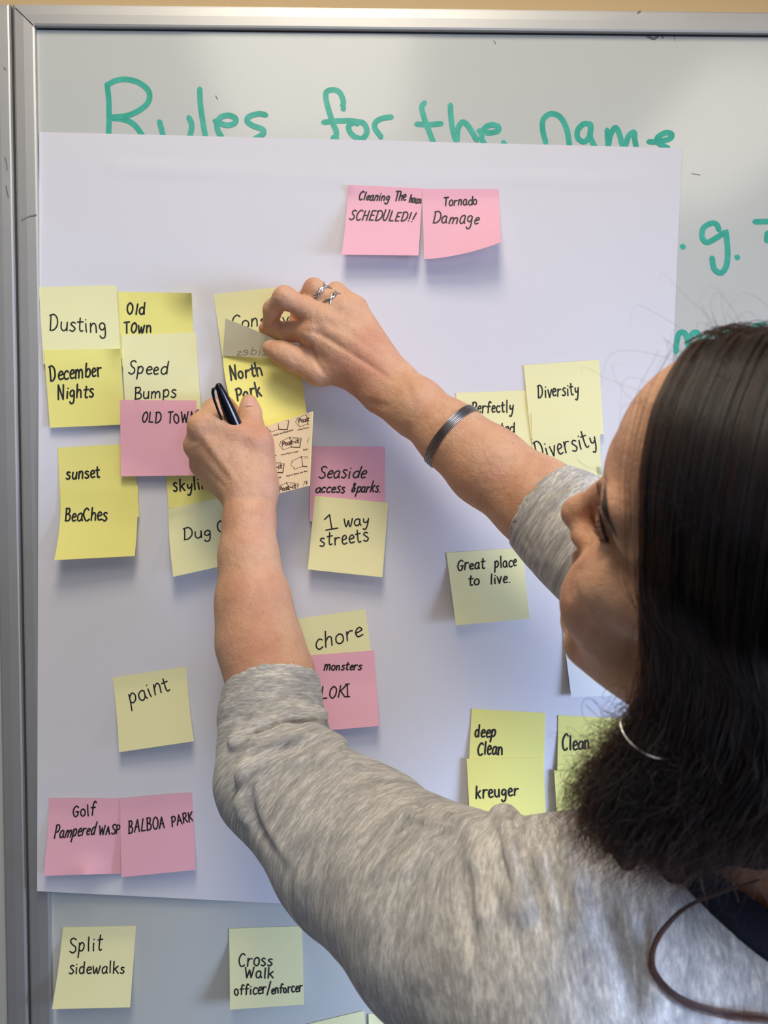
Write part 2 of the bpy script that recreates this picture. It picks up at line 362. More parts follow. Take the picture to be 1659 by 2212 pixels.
# ------------------------------------------------------------------ green writing, smudges
flat = lambda d: (lambda X, Y: at(X, Y, d))
G = []   # traced in photo pixels
def z2(ox, oy, s, txt): 
    for st in txt.split(';'):
        G.append(catmull([(ox+float(q.split(',')[0])/s, oy+float(q.split(',')[1])/s) for q in st.split()]))
z2(220, 150, 3.95, "45,125 58,250 62,400 58,560;50,130 120,95 210,85 310,110 390,170 408,235 380,300 300,360 210,395 90,408;90,415 200,430 280,475 345,560;"
   "492,445 525,570;742,408 765,460 765,510 750,575;835,165 845,330 885,580;965,440 1060,475 1130,460 1142,420 1090,392 1020,405 985,460 990,520 1030,590;"
   "1400,388 1340,378 1260,400 1240,440 1290,480 1370,510 1375,550 1300,595")
z2(680, 170, 3.77, "228,225 232,180 200,110 145,90 95,110 92,170 115,260 150,370 175,430 172,520;70,355 180,345 320,345 345,370;232,243 234,247;150,480 155,500;"
   "340,350 280,380 285,430 330,475 390,485 425,430 400,365 340,348;625,312 560,320 500,350 490,400 540,475;"
   "895,195 872,230 885,300 920,400 970,530;830,370 930,375 1030,365;1105,215 1108,300 1125,420 1155,505 1165,410 1200,355 1245,380 1320,500;"
   "1335,425 1420,440 1490,425 1492,390 1440,375 1385,400 1360,450 1365,500 1395,550;1538,520 1542,535")
z2(1100, 200, 2.968, "235,320 215,240 220,170 270,135 330,160 370,240 388,350;525,205 480,200 440,240 440,290 480,315 515,280 525,210 520,280 550,350;"
   "628,240 635,350;635,345 650,270 680,225 705,260 735,355 765,280 800,255 805,300 815,355;895,315 950,315 1030,295 1040,265 1000,258 950,290 960,325 1020,358;"
   "1110,987 1116,989;1345,880 1330,845 1295,838 1245,870 1238,930 1270,960 1330,930 1385,895 1390,900 1400,1000 1395,1100 1360,1155 1315,1130 1300,1060;"
   "1460,1055 1465,1057;1575,828 1680,825;1655,900 1652,950")
z2(1400, 660, 6.4, "385,640 395,520 420,400 470,370 520,400 560,560;560,560 580,450 630,375 690,385 740,480 800,560;800,470 900,380 1030,345 1130,370 1190,440 1200,600;"
   "1380,380 1470,290 1600,260;1720,330 1800,260")
def strokes(name, items, d, mat, parent):
    V, Fs = [], []
    for i, (L, w) in enumerate(items): ribbon(V, Fs, L, w, flat(d + 0.02*i))
    return mesh(name, V, Fs, mat, parent)
words = {}
for L in G:
    x, y = L[:, 0].mean(), L[:, 1].mean()
    key = ('a' if x < 640 else 'b' if x < 870 else 'c' if x < 1120 else 'd') if y < 340 else ('e' if y < 640 else 'f')
    words.setdefault(key, []).append((L, 12.0 if np.ptp(L[:, 0])+np.ptp(L[:, 1]) > 8 else 13))
for k in sorted(words): strokes('marker_word', words[k], 0.12, M_GREEN, wb)
for L, w in (([(1398,78),(1412,84),(1422,78)], 5), ([(1430,76),(1432,83)], 3), ([(1457,77),(1458,88)], 1.5), ([(1067,88),(1071,95)], 2), ([(1494,375),(1512,378)], 1.5), ([(466,207),(470,215)], 2)):
    strokes('ink_smudge', [(catmull(L), w)], 0.15, M_SMUDGE, wb)
for L, w in (([(8,146),(12,150)], 3), ([(10,340),(14,352),(15,368)], 2.5), ([(13,402),(16,418),(18,426)], 3)):
    strokes('ink_smudge', [(catmull(L), w)], 6.3, M_SMUDGE, wb2)
for L, w in (([(46,476),(62,468),(78,464)], 2.5), ([(1383,24),(1378,27)], 4)):
    strokes('scratch', [(catmull(L), w)], 6.4, M_SMUDGE, wb)
strokes('mitre_joint', [(catmull([(33,17),(78,60)]), 1.6)], 6.4, M_SEAM, wb)

# ------------------------------------------------------------------ paper and notes
class Sheet:
    """a sheet of paper seen at four photo corners (TL,TR,BR,BL), with depth off the board in mm given by depth(u,v)"""
    def __init__(s, corners, depth, bow=(0, 0, 0, 0)):
        s.c = [np.array(c, float) for c in corners]; s.depth = depth; s.bow = bow
    def px(s, u, v):
        TL, TR, BR, BL = s.c; u = np.asarray(u)[..., None]; v = np.asarray(v)[..., None]
        P = TL*(1-u)*(1-v)+TR*u*(1-v)+BR*u*v+BL*(1-u)*v
        t, r, b, l = s.bow          # outward bulge of each edge, px
        P = P + np.concatenate([4*v*(1-v)*(r*u - l*(1-u)), 4*u*(1-u)*(b*v - t*(1-v))], -1)
        return P
    def surf(s, u, v, off=0.0):
        P = s.px(u, v); return at(P[..., 0], P[..., 1], s.depth(u, v)+off)
    def inv(s, X, Y):
        X = np.asarray(X, float); Y = np.asarray(Y, float); u = np.full(X.shape, .5); v = np.full(X.shape, .5); T = np.stack([X, Y], -1)
        for _ in range(8):
            P = s.px(u, v); e = 1e-3; du = (s.px(u+e, v)-P)/e; dv = (s.px(u, v+e)-P)/e; r = T-P
            det = du[..., 0]*dv[..., 1]-du[..., 1]*dv[..., 0]+1e-9
            u = u+(r[..., 0]*dv[..., 1]-r[..., 1]*dv[..., 0])/det; v = v+(du[..., 0]*r[..., 1]-du[..., 1]*r[..., 0])/det
        return u, v
    def place(s, off=0.3):
        def f(X, Y):
            u, v = s.inv(X, Y); u = np.clip(u, 0.004, .996); v = np.clip(v, .004, .996); return s.surf(u, v, off)
        return f
    def build(s, name, mat, n=14, m=14, thick=0.16, parent=None):
        u, v = np.meshgrid(np.linspace(0, 1, n+1), np.linspace(0, 1, m+1)); u = u.ravel(); v = v.ravel()
        Fr = s.surf(u, v, thick/2); Bk = s.surf(u, v, -thick/2); N = len(Fr); Q = []
        I = lambda i, j: j*(n+1)+i
        for j in range(m):
            for i in range(n):
                Q.append((I(i,j), I(i,j+1), I(i+1,j+1), I(i+1,j))); Q.append((N+I(i,j), N+I(i+1,j), N+I(i+1,j+1), N+I(i,j+1)))
        loop = [I(i,0) for i in range(n)]+[I(n,j) for j in range(m)]+[I(i,m) for i in range(n,0,-1)]+[I(0,j) for j in range(m,0,-1)]
        K = len(loop); b0 = 2*N; nf = len(Q)
        for k in range(K): q = (k+1) % K; Q.append((b0+k, b0+q, b0+K+q, b0+K+k))
        o = mesh(name, np.r_[Fr, Bk, Fr[loop], Bk[loop]], Q, mat, parent, smooth=True)
        return o

def paper_depth(u, v):
    u = np.asarray(u, float); v = np.asarray(v, float)
    edge = 6.6*np.exp(-u*16)*np.clip((v-0.1)*3, 0, 1)
    rip = 0.9*np.sin(7*v+3*u)*v + 1.0*np.sin(9*u+2.2*v+1)*v*v
    crease = 0.9*np.exp(-((v-0.050+0.012*(2*u-1)**2)/0.004)**2)*(u > .1)*(u < .95)
    pk = 0.7*np.sin(5.2*u+9*v)*np.sin(8*v-3*u)*np.clip(v*3, 0, 1)
    return 1.2 + edge + rip + crease + pk + 4.5*v**6
PAPER = Sheet([(85, 285), (1474, 320), (1398, 1992), (80, 1925)], paper_depth)
pp = PAPER.build('flipchart_sheet', M_PAPER, 90, 110, 0.2)
tag(pp, 'large white flipchart paper sheet taped over the whiteboard under the sticky notes', 'paper')

def base_depth(px, py):
    u, v = PAPER.inv(np.array(px, float), np.array(py, float))
    return PAPER.depth(u, v) if (0 <= u <= 1 and 0 <= v <= 1) else np.array(0.0)
STACK = []
def note(corners, mat, label, words, lift=(8, 8), base=0.0, power=1.2, curl=None, bow=(0, 0, 0, 0), group=None, ink=M_INK, wpx=3.7, side=0.0, on_board=False):
    """lift: how far bottom-left and bottom-right stand off (mm); words: (text,x0,y0,x1,y1,cap[,slant])"""
    c = [np.array(k, float) for k in corners]
    b = [0.15 if on_board else float(base_depth(*k)) for k in c]
    def depth(u, v):
        u = np.asarray(u, float); v = np.asarray(v, float)
        g = b[0]*(1-u)*(1-v)+b[1]*u*(1-v)+b[2]*u*v+b[3]*(1-u)*v
        vv = np.clip((v-0.15)/0.85, 0, 1)
        d = g + 0.5 + base + (lift[0]*(1-u)+lift[1]*u)*vv**power + side*(2*u-1)**2*vv
        if curl is not None:
            for cu, cv, amt, rad in curl:
                r = np.sqrt((u-cu)**2+(v-cv)**2); d = d + amt*np.clip(1-r/rad, 0, 1)**2
        if len(raise_):
            U = np.clip(u, 0, 1)*20; Vv = np.clip(v, 0, 1)*20; i = np.minimum(U.astype(int), 19); j = np.minimum(Vv.astype(int), 19); a = U-i; b_ = Vv-j; Z = raise_[0]
            d = d + Z[j, i]*(1-a)*(1-b_)+Z[j, i+1]*a*(1-b_)+Z[j+1, i]*(1-a)*b_+Z[j+1, i+1]*a*b_
        return d
    raise_ = []
    S = Sheet(corners, depth, bow)
    cc = np.array(corners, float); under = []
    for T in STACK:
        tc = np.array(T.c)
        if (cc.min(0) < tc.max(0)-2).all() and (cc.max(0) > tc.min(0)+2).all(): under.append(T)
    if under:     # lie on the notes beneath: raise by what they need, falling off gently like bent paper
        gu, gv = np.meshgrid(np.linspace(0, 1, 21), np.linspace(0, 1, 21)); P = S.px(gu, gv); own = depth(gu, gv); need = np.zeros_like(own)
        for T in under:
            U, Vv = T.inv(P[..., 0], P[..., 1]); m = 0.06
            ins = (U > -m) & (U < 1+m) & (Vv > -m) & (Vv < 1+m)
            need = np.where(ins, np.maximum(need, T.depth(np.clip(U, 0, 1), np.clip(Vv, 0, 1))+0.6-own), need)
        Z = np.zeros_like(need)
        for j in range(21):
            for i in range(21):
                if need[j, i] > 0: Z = np.maximum(Z, need[j, i]-11*np.hypot(gu-gu[j, i], gv-gv[j, i])*np.where(gv > gv[j, i], .6, 1))
        raise_.append(Z)
    STACK.append(S)
    ctr = S.surf(np.array(.5), np.array(0.0))
    e = empty('sticky_note', tuple(ctr), label, 'sticky note', group)
    S.build('paper', mat, 20, 20, parent=e)
    if words:
        V, Fs = [], []
        for w in words:
            sl = w[6] if len(w) > 6 else 0.08
            for L in glyphs(*w[:6], slant=sl): ribbon(V, Fs, L, wpx, S.place())
        mesh('handwriting', V, Fs, ink, e)
    return S, e
gy, gp = 'sticky notes on the flipchart paper', 'sticky notes on the flipchart paper'
def N(*a, **k): k.setdefault('group', gy); k.setdefault('wpx', 3.0 if a[1] is M_PALE else 3.1 if a[1] is M_PINK else 3.7); return note(*a, **k)
N([(84,620),(251,616),(266,775),(94,787)], M_PALE, 'pale yellow sticky note reading Dusting at the upper left of the paper',
  [('Dusting',106,713,231,718,34,0.0)], lift=(3,2))
N([(254,630),(414,633),(421,795),(264,792)], M_YEL, 'bright yellow sticky note reading Old Town with curled top right corner',
  [('Old',273,678,313,679,24),('TOwn',268,720,327,718,24)], lift=(3,3), curl=[(1,0,14,0.45)], base=0.1)
N([(262,724),(423,718),(434,884),(271,890)], M_PALE, 'pale yellow sticky note reading Speed Bumps above the pink Old Town note',
  [('Speed',276,808,362,808,28),('Bumps',290,862,381,858,26)], lift=(4,7), base=0.6)
N([(95,756),(260,753),(270,917),(108,924)], M_YEL, 'bright yellow sticky note reading December Nights beneath the Dusting note',
  [('December',108,822,221,812,32),('Nights',124,862,203,858,30)], lift=(5,4), base=0.8, curl=[(1,0,7,0.4)])
N([(125,967),(288,958),(301,1116),(131,1122)], M_YEL, 'yellow sticky note reading Sunset, upper note of the stacked pair at left',
  [('sunset',142,1035,217,1031,26)], lift=(3,5), base=0.2)
N([(131,1056),(298,1049),(291,1201),(117,1210)], M_YEL, 'yellow sticky note reading Beaches with its bottom edge lifting',
  [('BeaChes',140,1126,231,1124,28)], lift=(19,15), base=1.0, bow=(0,2,0,-5))
N([(352,935),(512,915),(528,1072),(364,1098)], M_YEL, 'yellow sticky note reading Skyline, half hidden behind the left hand',
  [('skyline',374,1063,462,1053,28)], lift=(2,2), base=0.3)
N([(259,864),(424,865),(426,1027),(261,1029)], M_PINK, 'pink sticky note reading OLD TOWN beside the hand with the pen',
  [('OLD',305,912,348,913,22),('TOWN',362,914,424,913,23)], lift=(7,7), base=1.7)
N([(363,1099),(524,1064),(535,1210),(374,1246)], M_PALE, 'pale yellow sticky note reading Dug Out behind the left forearm',
  [('Dug',396,1166,458,1158,24),('Out',470,1152,520,1142,22)], lift=(14,14), base=0.9, bow=(0,0,0,2))
N([(461,636),(621,618),(642,784),(484,795)], M_PALE, 'pale yellow sticky note behind the right hand, its word mostly covered',
  [('Conserve',500,710,640,698,27)], lift=(5,5), base=0.2)
N([(670,964),(832,965),(832,1130),(669,1126)], M_PINK, 'pink sticky note reading Seaside access and parks',
  [('Seaside',687,1032,789,1033,26,0.25),('access',680,1064,745,1064,20,0.25),('&parks.',758,1064,823,1063,22,0.25)], lift=(4,4), base=0.2)
N([(680,1071),(839,1086),(826,1247),(665,1230)], M_PALE, 'pale yellow sticky note reading 1 way streets',
  [('1',702,1146,728,1142,30),('way',742,1138,797,1134,27),('streets',690,1182,798,1168,30)], lift=(12,13), base=1.2)
N([(985,849),(1142,843),(1152,1003),(992,1012)], M_PALE, 'pale yellow sticky note reading Perfectly, partly behind the right forearm',
  [('Perfectly',1018,893,1110,890,26),('located',1035,937,1112,934,24)], lift=(3,5), base=0.2)
N([(1131,789),(1294,777),(1304,938),(1147,948)], M_PALE, 'pale yellow sticky note reading Diversity in small letters, the upper of two',
  [('Diversity',1162,860,1252,852,28)], lift=(3,5), base=0.7)
N([(1148,893),(1295,884),(1299,1047),(1152,1056)], M_PALE, 'pale yellow sticky note reading Diversity in large letters near the forehead',
  [('Diversity',1160,994,1292,962,40,0.0)], lift=(4,6), base=1.6)
N([(964,1194),(1128,1183),(1144,1336),(985,1351)], M_PALE, 'pale yellow sticky note reading Great place to live',
  [('Great',987,1232,1048,1228,23),('place',1068,1227,1117,1222,24),('to',1011,1265,1036,1264,22),('live.',1058,1262,1105,1258,22)], lift=(13,14), base=0.2)
N([(632,1338),(789,1316),(811,1475),(650,1496)], M_PALE, 'pale yellow sticky note reading Chore above the pink Loki note',
  [('chore',682,1406,784,1374,34,0.2)], lift=(3,3), base=0.2)
N([(648,1417),(808,1405),(819,1568),(660,1582)], M_PINK, 'pink sticky note reading Monsters LOKI beside the cuffed sleeve',
  [('monsters',699,1449,780,1446,18,0.25),('LOKI',692,1510,756,1505,26,0.15)], lift=(12,14), base=0.9)
N([(243,1464),(402,1440),(419,1601),(257,1625)], M_PALE, 'pale yellow tilted sticky note reading Paint, alone in the lower left area',
  [('paint',280,1522,369,1489,34,0.1)], lift=(10,12), base=0.2, bow=(0,-2,0,-2))
N([(106,1724),(262,1725),(261,1887),(94,1892)], M_PINK, 'pink sticky note reading Golf Pampered WASP',
  [('Golf',156,1764,206,1762,26),('Pampered',116,1811,205,1803,26,0.3),('WASP',213,1804,259,1800,20,0.2)], lift=(10,4), base=0.2, curl=[(.55,1,6,.4)], bow=(0,0,0,-2))
N([(259,1725),(415,1712),(423,1879),(262,1895)], M_PINK, 'pink sticky note reading BALBOA PARK',
  [('BALBOA',277,1800,357,1788,26,0.2),('PARK',371,1786,418,1774,22,0.15)], lift=(9,10), base=0.9)
N([(1019,1531),(1178,1540),(1174,1704),(1011,1695)], M_YEL, 'yellow sticky note reading Deep clean above the Kreuger note',
  [('deep',1025,1591,1071,1592,28),('Clean',1030,1631,1086,1629,28)], lift=(4,4), base=0.2)
N([(1008,1639),(1173,1636),(1181,1797),(1017,1803)], M_YEL, 'yellow sticky note reading Kreuger above the grey shoulder',
  [('kreuger',1027,1726,1121,1718,26)], lift=(12,12), base=1.2)
N([(1206,1545),(1366,1553),(1366,1716),(1203,1712)], M_YEL, 'yellow sticky note reading Clean seen through the curly hair ends',
  [('Clean',1213,1622,1275,1617,30)], lift=(4,4), base=0.2)
N([(1197,1664),(1360,1668),(1372,1838),(1208,1838)], M_YEL, 'blank yellow sticky note behind the hair ends, right of the Kreuger note', [], lift=(8,8), base=1.2)
N([(1214,1345),(1374,1340),(1385,1500),(1234,1506)], M_WHITE, 'white sticky note mostly hidden behind the jaw', [], lift=(6,6), base=0.2)
N([(752,399),(913,407),(904,552),(738,550)], M_PINK, 'pink sticky note reading Cleaning the house SCHEDULED at the top',
  [('Cleaning',773,432,840,434,18,0.3),('The',851,434,877,434,20,0.2),('house',883,437,912,439,16,0.2),('SCHEDULED!!',753,475,893,478,21,0.3)], lift=(17,16), base=0.2, curl=[(0,0,4,.3)], bow=(0,0,0,-2))
N([(912,408),(1077,408),(1082,523),(916,560)], M_PINK, 'pink sticky note reading Tornado Damage with a curling lower corner',
  [('Tornado',958,445,1031,442,20,0.1),('Damage',934,482,1034,484,27,0.2)], lift=(17,27), base=0.6, bow=(0,0,7,0))
gb = 'sticky notes on the bare whiteboard'
N([(136,2003),(294,2000),(281,2176),(112,2180)], M_PALE, 'pale yellow sticky note reading Split sidewalks at the bottom left',
  [('Split',149,2058,222,2052,32,0.1),('sidewalks',148,2104,270,2102,26,0.1)], lift=(18,16), group=gb, on_board=True, bow=(0,0,0,-2))
N([(495,2006),(652,2000),(657,2170),(497,2181)], M_PALE, 'pale yellow sticky note reading Cross walk officer/enforcer',
  [('Cross',514,2088,589,2086,26),('Walk',528,2114,592,2112,24),('officer/',506,2150,584,2146,24),('enforcer',586,2147,653,2142,20)], lift=(15,14), group=gb, on_board=True)
N([(640,2218),(786,2183),(805,2345),(660,2375)], M_PALE, 'pale sticky note cut off by the bottom edge of the picture', [], lift=(10,10), group=gb, on_board=True)
N([(796,2190),(955,2186),(962,2350),(800,2355)], M_PALE, 'pale sticky note tucked beneath the grey upper arm at the bottom edge', [], lift=(8,8), group=gb, on_board=True)
# ------------------------------------------------------------------ implicit-surface sculpting (units: millimetres)
def cone(a, b, ra, rb, k=8.0, op='+', flat=None):
    """round cone a->b; flat=(normal, factor) squashes the section along a direction"""
    return dict(t='c', a=np.array(a, float), b=np.array(b, float), ra=float(ra), rb=float(rb), k=k, op=op, flat=flat)
def ell(c, r, Rm=None, k=8.0, op='+'):
    return dict(t='e', c=np.array(c, float), r=np.array(r, float), R=np.eye(3) if Rm is None else np.array(Rm), k=k, op=op)
def pdist(q, P):
    if q['t'] == 'c':
        a, b = q['a'], q['b']; ab = b-a
        if q['flat'] is not None:
            n, f = q['flat']; n = np.array(n)/np.linalg.norm(n)
            D = P-a; D = D + np.outer(D@n, n)*(1/f-1); ab = ab + n*(ab@n)*(1/f-1)
            t = np.clip(D@ab/(ab@ab), 0, 1); v = D-t[:, None]*ab
            L = np.sqrt((v*v).sum(1))+1e-6; g = v@n
            s = np.sqrt((L*L - g*g + (g/f)**2))/L       # gradient length correction
            return (L-(q['ra']+(q['rb']-q['ra'])*t))/np.clip(s, 1, 1/f)
        D = P-a; t = np.clip(D@ab/(ab@ab+1e-9), 0, 1); v = D-t[:, None]*ab
        return np.sqrt((v*v).sum(1))-(q['ra']+(q['rb']-q['ra'])*t)
    D = (P-q['c'])@q['R']; k0 = np.sqrt(((D/q['r'])**2).sum(1))+1e-9; k1 = np.sqrt(((D/q['r']**2)**2).sum(1))+1e-9
    return k0*(k0-1)/k1
class Field:
    def __init__(s, prims, off=0.0):
        s.p = prims; s.off = off
        s.c = []; s.r = []
        for q in prims:
            if q['t'] == 'c': s.c.append((q['a']+q['b'])/2); s.r.append(np.linalg.norm(q['a']-q['b'])/2+max(q['ra'], q['rb']))
            else: s.c.append(q['c']); s.r.append(q['r'].max())
        s.c = np.array(s.c); s.r = np.array(s.r)
    def __call__(s, P):
        c = (P.max(0)+P.min(0))/2; R = np.linalg.norm(P.max(0)-P.min(0))/2
        near = np.linalg.norm(s.c-c, axis=1)-s.r < R+30+s.off
        d = np.full(len(P), 60.0)
        for q, nr in zip(s.p, near):
            if not nr: continue
            e = pdist(q, P); k = q['k']
            if q['op'] == '+':
                h = np.clip(k-np.abs(d-e), 0, None)/k; d = np.minimum(d, e)-h*h*k*0.25
            else:
                e = -e; h = np.clip(k-np.abs(d-e), 0, None)/k; d = np.maximum(d, e)+h*h*k*0.25
        return d-s.off
def surface(f, lo, hi, h, B=14, slack=1.35):
    """naive surface nets on a sparse set of blocks -> verts, quads"""
    lo = np.array(lo, float); nb = np.ceil((np.array(hi)-lo)/(h*B)).astype(int)
    S = nb*B+3
    I = np.stack(np.meshgrid(*[np.arange(n) for n in nb], indexing='ij'), -1).reshape(-1, 3)
    C = lo+(I+.5)*B*h; rad = B*h*math.sqrt(3)/2
    keep = []
    for i0 in range(0, len(C), 1):
        pass
        break
    # coarse test in slabs so that culling stays effective
    order = np.lexsort((I[:, 2]//3, I[:, 1]//3, I[:, 0]//3)); key = (I//3)@np.array([100000, 1000, 1])
    for k in np.unique(key):
        m = np.where(key == k)[0]; d = f(C[m]); keep.extend(m[np.abs(d) < rad*slack+2])
    g = np.stack(np.meshgrid(*[np.arange(B+1)]*3, indexing='ij'), -1).reshape(-1, 3)
    ST = np.array([S[1]*S[2], S[2], 1], dtype=np.int64)
    vid, vpos, edges = [], [], []
    n1 = B+1
    corner = [(a, b, c) for a in (0, 1) for b in (0, 1) for c in (0, 1)]
    for m in keep:
        base = I[m]*B; d = f(lo+(base+g)*h).reshape(n1, n1, n1)
        if d.min() > 0 or d.max() < 0: continue
        d = np.where(d == 0, 1e-6, d); ins = d < 0
        cs = sum(ins[a:a+B, b:b+B, c:c+B].astype(np.int8) for a, b, c in corner)
        act = np.argwhere((cs > 0) & (cs < 8))
        if len(act):
            acc = np.zeros((len(act), 3)); cnt = np.zeros(len(act))
            for a in corner:
                for ax in range(3):
                    if a[ax]: continue
                    b = list(a); b[ax] = 1
                    ia = act+np.array(a); ib = act+np.array(b)
                    da = d[ia[:, 0], ia[:, 1], ia[:, 2]]; db = d[ib[:, 0], ib[:, 1], ib[:, 2]]
                    x = (da < 0) != (db < 0); t = np.where(x, da/(da-db+1e-12), 0)
                    p = np.tile(np.array(a, float), (len(act), 1)); p[:, ax] += t
                    acc += p*x[:, None]; cnt += x
            vid.append((base+act)@ST); vpos.append(lo+(base+act+acc/cnt[:, None])*h)
        for ax in range(3):
            sl = [slice(0, B)]*3; sh = [slice(0, B)]*3; sh[ax] = slice(1, B+1)
            A = ins[tuple(sl)]; Bq = ins[tuple(sh)]
            e = np.argwhere(A != Bq)
            if len(e): edges.append(np.c_[base+e, np.full(len(e), ax), A[e[:, 0], e[:, 1], e[:, 2]].astype(int)])
    vid = np.concatenate(vid); vpos = np.concatenate(vpos); o = np.argsort(vid); vid = vid[o]; vpos = vpos[o]
    E_ = np.concatenate(edges); Q = []
    for ax in range(3):
        e = E_[E_[:, 3] == ax]; u, v = [(1, 2), (2, 0), (0, 1)][ax]
        du = np.zeros(3, int); dv = np.zeros(3, int); du[u] = 1; dv[v] = 1
        ids = [((e[:, :3]-a*du-b*dv)@ST) for a, b in ((0, 0), (1, 0), (1, 1), (0, 1))]
        ix = [np.clip(np.searchsorted(vid, i), 0, len(vid)-1) for i in ids]
        ok = np.all([vid[x] == i for x, i in zip(ix, ids)], axis=0) & (e[:, :3] > 0).all(1)
        q = np.stack(ix, 1)[ok]; fl = e[ok, 4] == 0
        q[fl] = q[fl][:, ::-1]; Q.append(q)
    Q = np.concatenate(Q); used = np.unique(Q); mp = np.full(len(vpos), -1); mp[used] = np.arange(len(used))
    return vpos[used], mp[Q]
def chunked(f, P, n=2500):
    o = np.argsort(((P//28).astype(np.int64))@np.array([1000003, 1009, 1])); out = np.empty(len(P))
    for i in range(0, len(P), n): j = o[i:i+n]; out[j] = f(P[j])
    return out
def vnormals(V, Q):
    n = np.cross(V[Q[:, 2]]-V[Q[:, 0]], V[Q[:, 3]]-V[Q[:, 1]]); N_ = np.zeros_like(V)
    for k in range(4): np.add.at(N_, Q[:, k], n)
    return N_/(np.linalg.norm(N_, axis=1)[:, None]+1e-12)
def sculpt(V, N_, marks):
    """push vertices that face the camera along their normals beside strokes drawn in photo pixels.
    marks: (points, width px, height mm[, depth range mm off board])"""
    X, Y = to_px(V/1000.0); face = ((CAM*1000-V)*N_).sum(1)/np.linalg.norm(CAM*1000-V, axis=1)
    w0 = np.clip(face*4, 0, 1); D = np.zeros(len(V)); dep = -V[:, 1]
    for mk in marks:
        pts = catmull(mk[0]) if len(mk[0]) > 2 else np.array(mk[0], float); wd, amp = mk[1], mk[2]
        lo, hi = mk[3] if len(mk) > 3 else (-1e9, 1e9)
        bb = (X > pts[:, 0].min()-2.5*wd) & (X < pts[:, 0].max()+2.5*wd) & (Y > pts[:, 1].min()-2.5*wd) & (Y < pts[:, 1].max()+2.5*wd) & (w0 > 0) & (dep > lo) & (dep < hi)
        j = np.where(bb)[0]
        if not len(j): continue
        best = np.full(len(j), 1e9); bt = np.zeros(len(j)); n = len(pts)-1
        for i in range(n):
            a, b = pts[i], pts[i+1]; ab = b-a; L2 = ab@ab+1e-9
            t = np.clip(((X[j]-a[0])*ab[0]+(Y[j]-a[1])*ab[1])/L2, 0, 1)
            dd = np.hypot(X[j]-a[0]-t*ab[0], Y[j]-a[1]-t*ab[1]); mm = dd < best
            best[mm] = dd[mm]; bt[mm] = (i+t[mm])/n
        taper = np.clip(np.minimum(bt, 1-bt)*5+0.15, 0, 1)
        D[j] += amp*np.exp(-(best/wd)**2)*w0[j]*taper
    return V+N_*D[:, None]
mm = lambda px, py, d: at(px, py, d)*1000.0

# --- head, in its own axes (mm): x to her left, y forward, z up, eyes at z=0
HM = np.array([[-0.669, -0.742, 0.041], [-0.588, 0.495, -0.639], [-0.454, 0.452, 0.768]])
HC = np.array([200.0, -451.0, 1550.0-32.0])
hd = lambda x, y, z: HC + HM@np.array([x, y, z], float)
hp = []
def hE(c, r, k, op='+', rot=None): hp.append(ell(hd(*c), r, HM if rot is None else HM@rot, k, op))
def hC_(a, b, ra, rb, k, op='+'): hp.append(cone(hd(*a), hd(*b), ra, rb, k, op))
hE((0,-10,36), (72,92,66), 1); hE((0,28,10), (61,57,60), 20); hE((0,40,-52), (52,44,60), 25)
hE((0,46,40), (52,42,40), 18)
for s in (1, -1):
    hC_((51*s,4,-74), (24*s,68,-104), 14, 13, 22)
    hC_((46*s,54,-30), (58*s,20,-18), 15, 12, 22)
    hE((34*s,66,-56), (21,21,26), 18)
    hC_((10*s,81,19), (47*s,66,17), 9.5, 9, 12)
    hE((33*s,92,-4), (17,17,13), 12, '-')
    hE((32*s,68,-2), (14.5,13.5,13.5), 5)
    hC_((20*s,80,7), (43*s,70,6), 3.5, 3.0, 5)
hE((0,83,-108), (17,13,15), 16); hE((0,76,-70), (27,18,24), 16)
hC_((0,82,6), (0,100,-32), 6.5, 7.5, 12); hE((0,103,-39.5), (10,10.5,9.5), 8)
for s in (1, -1):
    hE((11.5*s,91,-43), (7,9,6.5), 7); hE((6*s,98,-51), (3.2,5,4), 2.5, '-')
    hC_((2*s,95,-67), (19*s,85,-71), 4.2, 2.5, 4); hC_((2*s,94,-77), (17*s,84,-73), 5.2, 3, 4)
    hC_((0,100,-72.5), (23*s,84,-73), 1.0, 1.0, 2.5, '-')
    hE((69*s,-8,-12), (4,12,20), 8)

# --- neck, shoulders, torso
LSH, RSH = np.array([118., -372., 1285.]), np.array([398., -238., 1355.])
NB = np.array([268., -352., 1335.])
neck = [cone(hd(0,-28,-45), NB+[6,10,20], 55, 58, 25), cone(hd(0,5,-75), NB+[-20,60,20], 46, 52, 20)]
SPN = np.array([300., -385., 1130.]); HIP = np.array([345., -440., 960.])
torso = [cone(LSH+[30,14,-5], RSH-[30,14,5], 52, 52, 40), cone(NB+[10,0,-10], SPN, 88, 105, 40), cone(LSH+[60,40,-40], SPN+[-40,0,0], 62, 80, 50),
         cone(RSH+[-55,-20,-40], SPN+[40,0,0], 62, 80, 50), cone(SPN, HIP, 105, 128, 50)]

